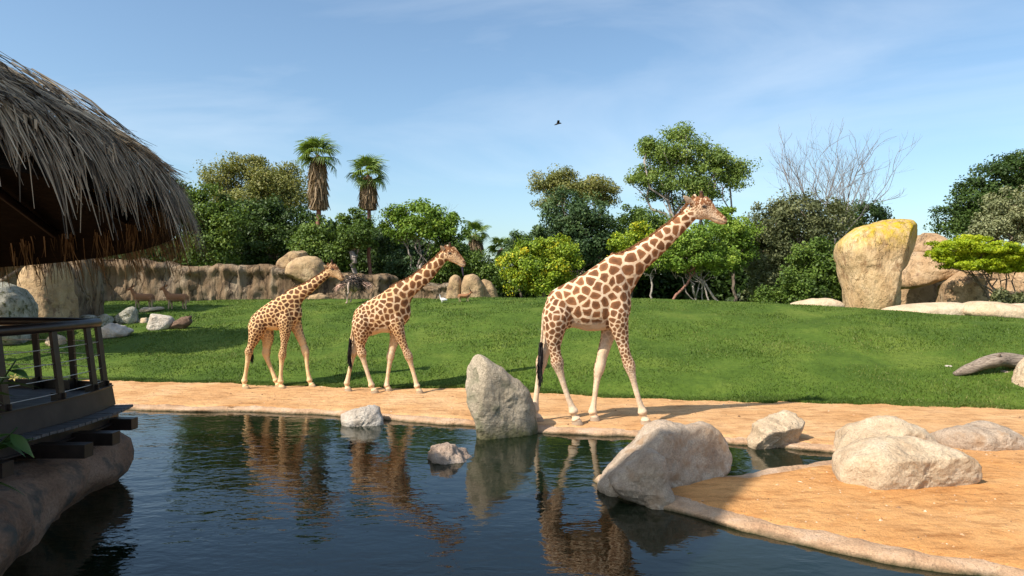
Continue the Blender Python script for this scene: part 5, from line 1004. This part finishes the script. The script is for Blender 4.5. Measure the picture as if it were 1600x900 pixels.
def palm(label, D, top_px, base_px, R, skirt_px, skirt_w, seed, trunk_r, nf=23):
    r = np.random.default_rng(seed); top = at(*top_px, D); bx = (base_px - 800) * D / F; base = np.array([bx, D, gz(bx, D) - 0.2]); g = empty('fan_palm', base, label, 'palm')
    mb = MB(); Pt = limb_path(base, top, seed, 0.015, 9); mb.tube(Pt, np.interp(np.linspace(0, 1, 9), [0, .1, 1], [trunk_r * 1.25, trunk_r, trunk_r * 0.9]) * (1 + 0.05 * r.normal(size=9)), 12); mkobj('trunk', mb.mesh('trunk', base=base), BARK_RED, (0, 0, 0), g)
    for i in range(nf):
        az = i * 2.399 + r.normal(0, .2); el = 1.3 - 1.85 * (i / nf) ** 0.9 + r.normal(0, .14)
        o = mkobj('frond', FANS[i % 3], None, top - base, g); o.scale = (R * r.uniform(.85, 1.1),) * 3
        o.rotation_euler = Euler((r.normal(0, .35), -el, az), 'XYZ')
    if skirt_px:
        zt, zb = top[2] - 0.1, CAMZ - (skirt_px - 450) * D / F; n = 1500; H = zt - zb
        t = r.random(n); az = r.uniform(0, 6.283, n); prof = np.interp(t, [0, .15, .5, .85, 1], [.55, .95, 1.0, .92, .8]) * skirt_w
        ax = top[:2] + (np.interp(zt - t * H, [base[2], top[2]], [0, 1])[:, None] - 1) * (top[:2] - base[:2])
        st = np.column_stack([ax[:, 0] + np.cos(az) * prof * r.uniform(.6, 1, n), ax[:, 1] + np.sin(az) * prof * r.uniform(.6, 1, n), zt - t * H * 0.9]) - base
        d = np.column_stack([np.cos(az) * .10, np.sin(az) * .10, -np.ones(n)]) + r.normal(0, .14, (n, 3)); d /= np.linalg.norm(d, axis=1)[:, None]
        Vh, Qh = hair_strips(st, d, np.minimum(r.uniform(.5, 1.1, n), (1 - t) * H + 0.25), 0.06, 0, 3, seed); me = mesh_np('dead_frond_skirt', Vh, Qh, {'tint': ('FACE', np.tile(np.clip(r.normal(.5, .25, n), 0, 1), 3))}, False)
        o = mkobj('dead_frond_skirt', me, L_DEAD, (0, 0, 0), g); o['kind'] = 'stuff'
palm('taller fan palm with a long shaggy brown skirt', 47, (497, 243), 498, 1.02, 331, 0.56, 201, 0.17)
palm('shorter fan palm with a brown skirt beside the small leafless tree', 48, (575, 274), 578, 1.0, 327, 0.50, 202, 0.14, 21)
palm('distant shaggy fan palm above the thicket behind the split outcrop', 60, (743, 366), 741, 0.85, 402, 0.55, 203, 0.2, 20)
palm('little distant palm with only its crown above the yellow-flowering tree', 62, (784, 388), 784, 0.85, 412, 0.4, 204, 0.15, 16)
#@@HUT
# ------------------------------------------------------------------ thatched hut and viewing deck
THATCH = leaf_mat('thatch_leaf', [(0.045, 0.033, 0.020), (0.19, 0.142, 0.088), (0.36, 0.280, 0.18), (0.58, 0.47, 0.32)], 0.03, 0.75)
THATCH_IN_SHADE = plain_mat('thatch_underside_shaded', (0.006, 0.0045, 0.003), (0.016, 0.011, 0.008), 6, 0.95, 0.8, (1, 1, 4))  # dark old thatch, base colour taken near black for the shade under the roof
POLE = plain_mat('roof_pole', (0.014, 0.008, 0.006), (0.04, 0.021, 0.015), 9, 0.7, 0.4)
STEEL = plain_mat('brown_steel', (0.016, 0.010, 0.008), (0.042, 0.027, 0.021), 5, 0.42, 0.25, metal=0.25, spec=0.5)
STEEL2 = plain_mat('brown_fascia', (0.024, 0.016, 0.0125), (0.050, 0.035, 0.028), 3.5, 0.55, 0.25, metal=0.15, spec=0.4)
PLANK = plain_mat('grey_plank', (0.06, 0.055, 0.054), (0.16, 0.15, 0.148), 4, 0.7, 0.5, (0.7, 7, 7))
CABLE = plain_mat('steel_cable', (0.45, 0.44, 0.42), (0.6, 0.59, 0.57), 5, 0.35, 0.0, metal=0.9)

def thatch_roof(name, label, C, R, prof, hem, seed, tiers, per_ring, leaf_w, hang, posts, post_r, post_bot, up=1.0):
    """round thatched roof; prof = (r/R, height above hem) from eave to apex; hem(a) = world height of the eave"""
    r = np.random.default_rng(seed); C = np.asarray(C, float); pr = np.array(prof); bz = post_bot
    base = np.array([C[0], C[1], bz]); g = empty(name, base, label, 'hut')
    def zr(q, a): return np.interp(q, pr[::-1, 0], pr[::-1, 1]) + hem(a) * np.interp(q, [0, 1], [0, 1]) + hem0 * np.interp(q, [0, 1], [1, 0])
    hem0 = float(np.mean(hem(np.linspace(0, 6.283, 40))))
    # inner shell
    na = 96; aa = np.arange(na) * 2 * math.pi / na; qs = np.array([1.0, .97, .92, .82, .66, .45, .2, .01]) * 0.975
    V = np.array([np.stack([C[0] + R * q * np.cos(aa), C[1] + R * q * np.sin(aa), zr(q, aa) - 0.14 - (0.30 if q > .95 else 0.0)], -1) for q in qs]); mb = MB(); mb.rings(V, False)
    mkobj('roof_shell', mb.mesh('roof_shell', base=base), THATCH_IN_SHADE, (0, 0, 0), g)
    Vs, Qs, Ts = [], [], []; off = 0
    def strips(S0, D0, L, w, droop, seg=3):
        nonlocal off
        n = len(S0); side = np.cross(D0, np.stack([S0[:, 0] - C[0], S0[:, 1] - C[1], 0.6 + 0 * L], -1)); side += r.normal(0, .25, side.shape); side /= np.linalg.norm(side, axis=1)[:, None]; Vv = []
        kink = r.normal(0, 0.10, (n, 3))
        for k in range(seg + 1):
            t = k / seg; c = S0 + D0 * (L * t)[:, None] + kink * (L * t * t)[:, None] + np.array([0, 0, -1.0]) * (droop * t * t * L)[:, None]; ww = (w * (1 - 0.72 * t ** 1.5))[:, None]; Vv += [c - side * ww, c + side * ww]
        Vv = np.stack(Vv, 1); m = 2 * (seg + 1)
        for k in range(seg): Qs.append(np.arange(n)[:, None] * m + np.array([2 * k, 2 * k + 1, 2 * k + 3, 2 * k + 2]) + off)
        Vs.append(Vv.reshape(-1, 3)); off += n * m
        tn = np.clip(r.normal(0.42, 0.30, n), 0, 1)
        for k in range(seg): Ts.append(tn)
    def ring(q, count, L, lift, droop, fan, w):
        nb = max(6, int(count * q / 12)); a0 = r.uniform(0, 6.283, nb); a = np.repeat(a0, 12) + r.normal(0, 0.10 / max(q, .1) / R, nb * 12); n = len(a)
        qq = np.clip(q + r.normal(0, 0.012, n) + np.repeat(r.normal(0, .012, nb), 12), 0.01, 1.0)
        S0 = np.stack([C[0] + R * qq * np.cos(a), C[1] + R * qq * np.sin(a), zr(qq, a) + lift * r.uniform(0.2, 1, n)], -1)
        q2 = np.clip(qq + 0.02, 0, 1.0); dz = (zr(q2, a) - zr(q2 - 0.04, a)) / (0.04 * R)
        D0 = np.stack([np.cos(a), np.sin(a), dz], -1); D0 /= np.linalg.norm(D0, axis=1)[:, None]
        tang = np.stack([-np.sin(a), np.cos(a), 0 * a], -1); D0 = D0 + tang * (np.tile(np.linspace(-fan, fan, 12), nb) + r.normal(0, .08, n))[:, None]; D0 /= np.linalg.norm(D0, axis=1)[:, None]
        strips(S0, D0, L * r.uniform(0.6, 1.15, n), w * r.uniform(.6, 1.3, n), droop)
    for q in np.linspace(0.06, 0.93, tiers): ring(q, per_ring, 0.045 * R + 0.16, 0.13, 0.08, 0.38, leaf_w)
    ring(0.80, per_ring * 0.9, 0.12 * R, 0.30, 0.25, 0.3, leaf_w * 1.2); ring(0.77, per_ring * 0.7, 0.10 * R, 0.26, 0.15, 0.3, leaf_w * 1.2)
    for q in (0.94, 0.965, 0.985): ring(q, per_ring * 1.1, hang, 0.06, 0.55, 0.16, leaf_w)
    # fringe at the eave hanging free
    n = int(per_ring * 1.5); a = r.uniform(0, 6.283, n); a += 0.05 * np.sin(a * 37)
    S0 = np.stack([C[0] + R * np.cos(a) * r.uniform(.93, 1.0, n), C[1] + R * np.sin(a) * r.uniform(.93, 1.0, n), zr(np.full(n, .985), a) + r.uniform(-.1, .1, n)], -1)
    D0 = np.stack([np.cos(a) * .10, np.sin(a) * .10, -1 + 0 * a], -1) + r.normal(0, .09, (n, 3)); D0 /= np.linalg.norm(D0, axis=1)[:, None]
    strips(S0, D0, hang * r.uniform(.45, 1.0, n) * (1 + 0.35 * vnoise(np.stack([np.cos(a) * 7, np.sin(a) * 7, 0 * a], -1), seed)), leaf_w * r.uniform(.5, 1.1, n), 0.0)
    me = mesh_np('thatch', np.vstack(Vs) - base, np.vstack(Qs), {'tint': ('FACE', np.concatenate(Ts))}, False)
    o = mkobj('thatch', me, THATCH, (0, 0, 0), g); o['kind'] = 'stuff'
    for k in range(16):                                           # rafters under the thatch
        a = k * 2 * math.pi / 16 + 0.13; mb = MB(); p0 = np.array([C[0] + .2 * math.cos(a), C[1] + .2 * math.sin(a), zr(.03, a) - .3]); p1 = np.array([C[0] + R * .93 * math.cos(a), C[1] + R * .93 * math.sin(a), zr(.93, a) - .22])
        mb.tube(limb_path(p0, p1, seed + k, .01, 6), 0.065, 8); mkobj('rafter', mb.mesh('rafter', base=base), POLE, (0, 0, 0), g)
    mb = MB(); aa = np.linspace(0, 2 * math.pi, 49); q = post_r / R
    mb.tube(np.stack([C[0] + post_r * np.cos(aa), C[1] + post_r * np.sin(aa), zr(q, aa) - .36], -1), 0.08, 8, False); mkobj('ring_beam', mb.mesh('ring_beam', base=base), POLE, (0, 0, 0), g)
    for k in range(posts):
        a = k * 2 * math.pi / posts + 0.03; p = np.array([C[0] + post_r * math.cos(a), C[1] + post_r * math.sin(a), bz]); mb = MB(); mb.tube(np.array([p, p * [1, 1, 0] + [0, 0, (bz + zr(q, a)) / 2], p * [1, 1, 0] + [0, 0, zr(q, a) - .3]]), [.12, .115, .11], 12); mkobj('post', mb.mesh('post', base=base), POLE, (0, 0, 0), g)
    return g
HC = (-8.81, 6.79); HK = 0.78
thatch_roof('thatched_hut', 'large round palm-thatched hut roofing the viewing deck', HC, 6.5 * HK, [(q, h * HK) for q, h in [(1.0, 0.0), (.985, .30), (.95, .56), (.88, .86), (.75, 1.38), (.5, 2.5), (.25, 3.6), (0, 4.2)]],
            lambda a: CAMZ + HK * (0.93 + 0.52 * np.cos(a + 0.6)), 301, 40, 1900, 0.0125, 0.46, 8, 2.75, -0.6)
thatch_roof('thatched_shadow_caster', 'unseen peaked thatched roof on tall posts, added to shade the islet boulder', (-10.2, 0.03), 1.85, [(1.0, 0.0), (.97, .25), (.85, .95), (.5, 2.7), (0, 5.2)],  # added out of view so its pointed shadow falls on the islet boulder
            lambda a: 13.0 + 0 * a, 302, 12, 380, 0.04, 0.5, 4, 1.4, -0.7)

# deck
DZ = 1.38
EDGE = catmull([(-8.3, 4.4), (-7.3, 5.4), (-6.72, 6.5), (-6.35, 7.5), (-6.17, 8.4), (-6.10, 9.3), (-6.13, 10.0), (-6.25, 10.62)], 8)
FAR = catmull([(-6.25, 10.62), (-7.2, 10.98), (-8.6, 11.15), (-10.5, 11.25), (-13, 11.3)], 6)
deck = empty('viewing_deck', (-8, 8.5, 0.0), 'brown steel and timber viewing deck with a cable railing under the thatched hut', 'deck'); DB = np.array([-8, 8.5, 0.0])
def dpart(name, mb, mat, smooth=False, parent=deck): return mkobj(name, mb.mesh(name, smooth, base=DB), mat, (0, 0, 0), parent)
ys = np.arange(4.6, 11.1, 0.148)
ex = np.interp(ys, EDGE[:, 1], EDGE[:, 0]); fx = np.interp(ys, FAR[:, 1], FAR[:, 0]) 
for y, xe in zip(ys, ex):
    if y > 10.62: xe = np.interp(y, FAR[:, 1], FAR[:, 0])
    mb = MB(); mb.box(((-13 + xe - .03) / 2, y, DZ - .02 + random.uniform(-.003, .003)), ((xe - .03 + 13) / 2, .069, .02)); dpart('floor_plank', mb, PLANK)
def band(path, z0, z1, th, name, mat, out=0.0, flare=0.0):
    P = np.asarray(path); T = np.gradient(P, axis=0); T /= np.linalg.norm(T, axis=1)[:, None]; Nn = np.stack([T[:, 1], -T[:, 0]], -1); R = []
    for o, z in ((out, z1), (out + th, z1), (out + th + flare, z0), (out + flare, z0)): R.append(np.column_stack([P + Nn * o, np.full(len(P), z)]))
    mb = MB(); mb.rings(np.stack(R, 1)); return dpart(name, mb, mat)
band(EDGE, 1.19, 1.475, .03, 'fascia', STEEL2, 0.0, 0.05); band(FAR, 1.19, 1.52, .03, 'fascia', STEEL2)
band(EDGE, 1.475, 1.495, .06, 'fascia_lip', STEEL, -.015)
# ledge of short cross planks outside the fascia
s = np.cumsum(np.r_[0, np.linalg.norm(np.diff(EDGE, axis=0), axis=1)]); sl = np.arange(0.05, s[-1], 0.125)
for q in sl:
    p = np.array([np.interp(q, s, EDGE[:, 0]), np.interp(q, s, EDGE[:, 1])]); p2 = np.array([np.interp(q + .02, s, EDGE[:, 0]), np.interp(q + .02, s, EDGE[:, 1])]); t = (p2 - p); t = t / (np.linalg.norm(t) + 1e-9) if np.linalg.norm(t) > 0 else np.array([0, 1.0]); nn = np.array([t[1], -t[0]])
    mb = MB(); ax = np.array([[nn[0], nn[1], 0], [t[0], t[1], 0], [0, 0, 1]]); c = p + nn * 0.19; mb.box((c[0], c[1], 1.165 + random.uniform(-.004, .004)), (0.145, 0.058, 0.018), ax); dpart('ledge_plank', mb, PLANK)
# edge beam and jutting beam ends
def ibeam(a, b, name='cross_beam', h=.18, w=.12):
    mb = MB(); a = np.array(a, float); b = np.array(b, float); mb.beam(a, b, .02, h - .03); mb.beam(a + [0, 0, h / 2 - .01], b + [0, 0, h / 2 - .01], w, .02); mb.beam(a - [0, 0, h / 2 - .01], b - [0, 0, h / 2 - .01], w, .02); dpart(name, mb, STEEL)
NE = EDGE + 0.0
for k in range(0, len(EDGE) - 8, 8):
    a, b = EDGE[k], EDGE[k + 8]; ibeam((a[0] + .12, a[1], 1.045), (b[0] + .12, b[1], 1.045), 'edge_beam')
for (x, y) in ((-5.72, 10.35), (-5.42, 9.35), (-5.36, 8.65), (-5.72, 7.75), (-6.2, 6.6)):
    mb = MB(); mb.box(((x - 9.0) / 2, y, 0.945), ((x + 9.0) / 2, .09, .085)); dpart('cross_beam', mb, STEEL)
# railing
def rail_pt(px, d, far=False):
    x = (px - 800) * d / F; return np.array([x, d])
def raise_posts():
    near = [(-190, 7.1), (-90, 7.75), (4, 8.4), (112, 9.32), (150, 10.15), (169, 10.55)]; farp = [(122, 10.95), (66, 11.08), (-20, 11.16), (-110, 11.2)]
    tops = {}; posts_made = {'n': [], 'f': []}
    for lst, nm, wd in ((near, 'n', .11), (farp, 'f', .09)):
        tops[nm] = []
        for px, d in lst:
            if nm == 'n': y = d; x = np.interp(y, EDGE[:, 1], EDGE[:, 0]) - .03; lean = np.array([-.13, -.02])
            else: x = (px - 800) * d / F; y = np.interp(-x, -FAR[:, 0], FAR[:, 1]) - .03; lean = np.array([-.02, -.10])
            b0 = np.array([x, y, 1.30]); b1 = np.array([x + lean[0], y + lean[1], 2.42]); mb = MB(); mb.beam(b0, b1, .045, wd, up=(0.0, 1.0, 0) if nm == 'n' else (1, 0, 0)); 
            mb.box((x - .06, y, 1.47), (.10, .012, .10)) if nm == 'n' else mb.box((x, y - .06, 1.47), (.012, .1, .1))
            posts_made[nm].append(dpart('post', mb, STEEL)); tops[nm].append((b0, b1))
    for nm in ('n', 'f'):
        L = tops[nm]; seq = L if nm == 'n' else [tops['n'][-1]] + L
        P = np.array([q[1] for q in seq]) + [0, 0, .045]
        if nm == 'f': P = np.vstack([P, P[-1] + [-2.0, .03, 0]])
        mb = MB(); mb.tube(catmull(P, 6), .068, 12); rail = dpart('railing', mb, STEEL, True)
        for o in posts_made[nm]: o.parent = rail
        for f in (.24, .42, .60, .78):
            Q = np.array([a + (b - a) * f for a, b in seq]); Q = np.vstack([Q, Q[-1] + [-2, .03, 0]]) if nm == 'f' else Q
            mb = MB(); mb.tube(Q, .006, 5); dpart('cable', mb, CABLE, True, rail)
raise_posts()
for (x, y) in ((-6.75, 9.9), (-6.7, 8.0), (-7.4, 6.4), (-9.5, 10.6), (-10, 7)):
    mb = MB(); mb.tube(np.array([[x, y, -.7], [x, y, .4], [x, y, 1.0]]), .10, 10); dpart('support_post', mb, STEEL, True)

# rocky bank beneath the deck
R_BANK = rock_mat('bank_rock', [(0.15, 0.085, 0.056), (0.26, 0.155, 0.102), (0.34, 0.22, 0.155)], 1.2, stain=(0.10, 0.085, 0.07, 1), moss=((0.035, 0.037, 0.018), 0.5, 0.62), crack=0.2, bumps=0.7, speck=0.4)
def bank():
    P = catmull([(-2.9, -1.0), (-3.6, 1.5), (-4.25, 4.2), (-5.0, 6.2), (-5.45, 7.4), (-5.85, 8.9), (-6.1, 9.8), (-6.35, 10.6), (-6.9, 11.2), (-8.0, 11.6), (-10, 11.8)], 16)
    T = np.gradient(P, axis=0); T /= np.linalg.norm(T, axis=1)[:, None]; Nn = np.stack([T[:, 1], -T[:, 0]], -1); s = np.cumsum(np.r_[0, np.linalg.norm(np.diff(P, axis=0), axis=1)])
    prof = [(-.10, -.6), (-.02, -.1), (0.02, .03), (.12, .14), (.20, .30), (.20, .46), (.12, .62), (-.05, .74), (-.35, .80), (-.9, .82), (-1.8, .82), (-3.2, .78)]
    rows = []
    for k, (o, z) in enumerate(prof):
        q = np.stack([s * 1.0, 0 * s + z * 1.6, 0 * s], -1); f = 0.20 * fbm(q, 401, 5) + 0.10 * np.abs(vnoise(q * 1.9, 402)) 
        rows.append(np.column_stack([P + Nn * (o + f * (1 if z > 0 else .6))[:, None], z + 0.06 * fbm(q * 1.3, 403, 3)]))
    R = np.stack(rows, 1); m, n = R.shape[:2]; i = np.arange(m - 1)[:, None] * n + np.arange(n - 1)[None, :]; base = np.array([-6, 7, -.6])
    mkobj('rock_bank', mesh_np('rock_bank', R.reshape(-1, 3) - base, np.stack([i, i + 1, i + n + 1, i + n], -1).reshape(-1, 4)), R_BANK, base, label='rounded brown rock bank rising from the water beneath the viewing deck', category='rock')
bank()

# broad-leaved plant on the near bank
def bank_plant():
    r = np.random.default_rng(77); base = np.array([-4.35, 4.75, 0.72]); g = empty('broadleaf_plant', base, 'broad-leaved green plant beside the deck with a small yellow flower', 'plant')
    M = leaf_mat('leaf_broad', [(0.02, 0.045, 0.01), (0.03, 0.07, 0.015), (0.045, 0.09, 0.02), (0.06, 0.1, 0.02)], .2, .4); Y = plain_mat('yellow_petal', (0.30, 0.24, 0.05), (0.42, 0.34, 0.09), 12, .6, .1)
    def leaf_mesh(): 
        t = np.linspace(0, 1, 8); w = np.array([.004, .03, .052, .058, .05, .035, .016, .001]); z = -.10 * t ** 2 * 1.0; V = []
        for a, b, c in zip(t, w, z): V += [[a * .42, -b, c + b * .3], [a * .42, 0, c], [a * .42, b, c + b * .3]]
        Qd = [[3 * k + j, 3 * k + j + 1, 3 * k + j + 4, 3 * k + j + 3] for k in range(7) for j in (0, 1)]; return mesh_np('leaf', np.array(V), np.array(Qd), {'tint': ('FACE', np.full(14, .5))})
    lm = leaf_mesh(); lm.materials.append(M); k = 0
    ends = [(-3.45, 4.75, 2.5), (-3.6, 4.6, 2.35), (-3.55, 4.9, 2.0), (-3.55, 4.7, 1.75), (-3.75, 4.5, 2.75), (-3.9, 4.9, 2.2), (-4.2, 4.4, 2.6), (-4.6, 4.9, 2.4)]
    for i, e in enumerate(ends):
        P = catmull(np.array([base, base + (np.array(e) - base) * .5 + [0, 0, .18], np.array(e)]), 6) - base; mb = MB(); mb.tube(P, np.linspace(.014, .006, len(P)), 6); mkobj('stem', mb.mesh('stem'), M, (0, 0, 0), g)
        for j in range(11):
            t = r.uniform(.45, 1); p = P[min(int(t * (len(P) - 1)), len(P) - 1)]; o = mkobj('leaf', lm, None, p, g); o.rotation_euler = Euler((r.normal(0, .5), r.uniform(-.5, .5), r.uniform(0, 6.283))); o.scale = (r.uniform(.45, .75),) * 3
    P = np.array(ends[1]) - base; mb = MB()
    for q in range(5): a = q * 1.2566; mb.add(np.array([[0, 0, 0], [.03 * math.cos(a - .35), .03 * math.sin(a - .35), .02], [.055 * math.cos(a), .055 * math.sin(a), .015], [.03 * math.cos(a + .35), .03 * math.sin(a + .35), .02]]), [[0, 1, 2, 3]])
    o = mkobj('flower', mb.mesh('flower'), Y, P + np.array([.28, -.05, .05]), g); o.rotation_euler = (.9, 0, .4); o.scale = (.6,) * 3
    mb = MB(); mb.tube(np.array([P, P + [.15, -.03, .05], P + [.28, -.05, .05]]), .006, 5); mkobj('stem', mb.mesh('stem'), M, (0, 0, 0), g)
bank_plant()
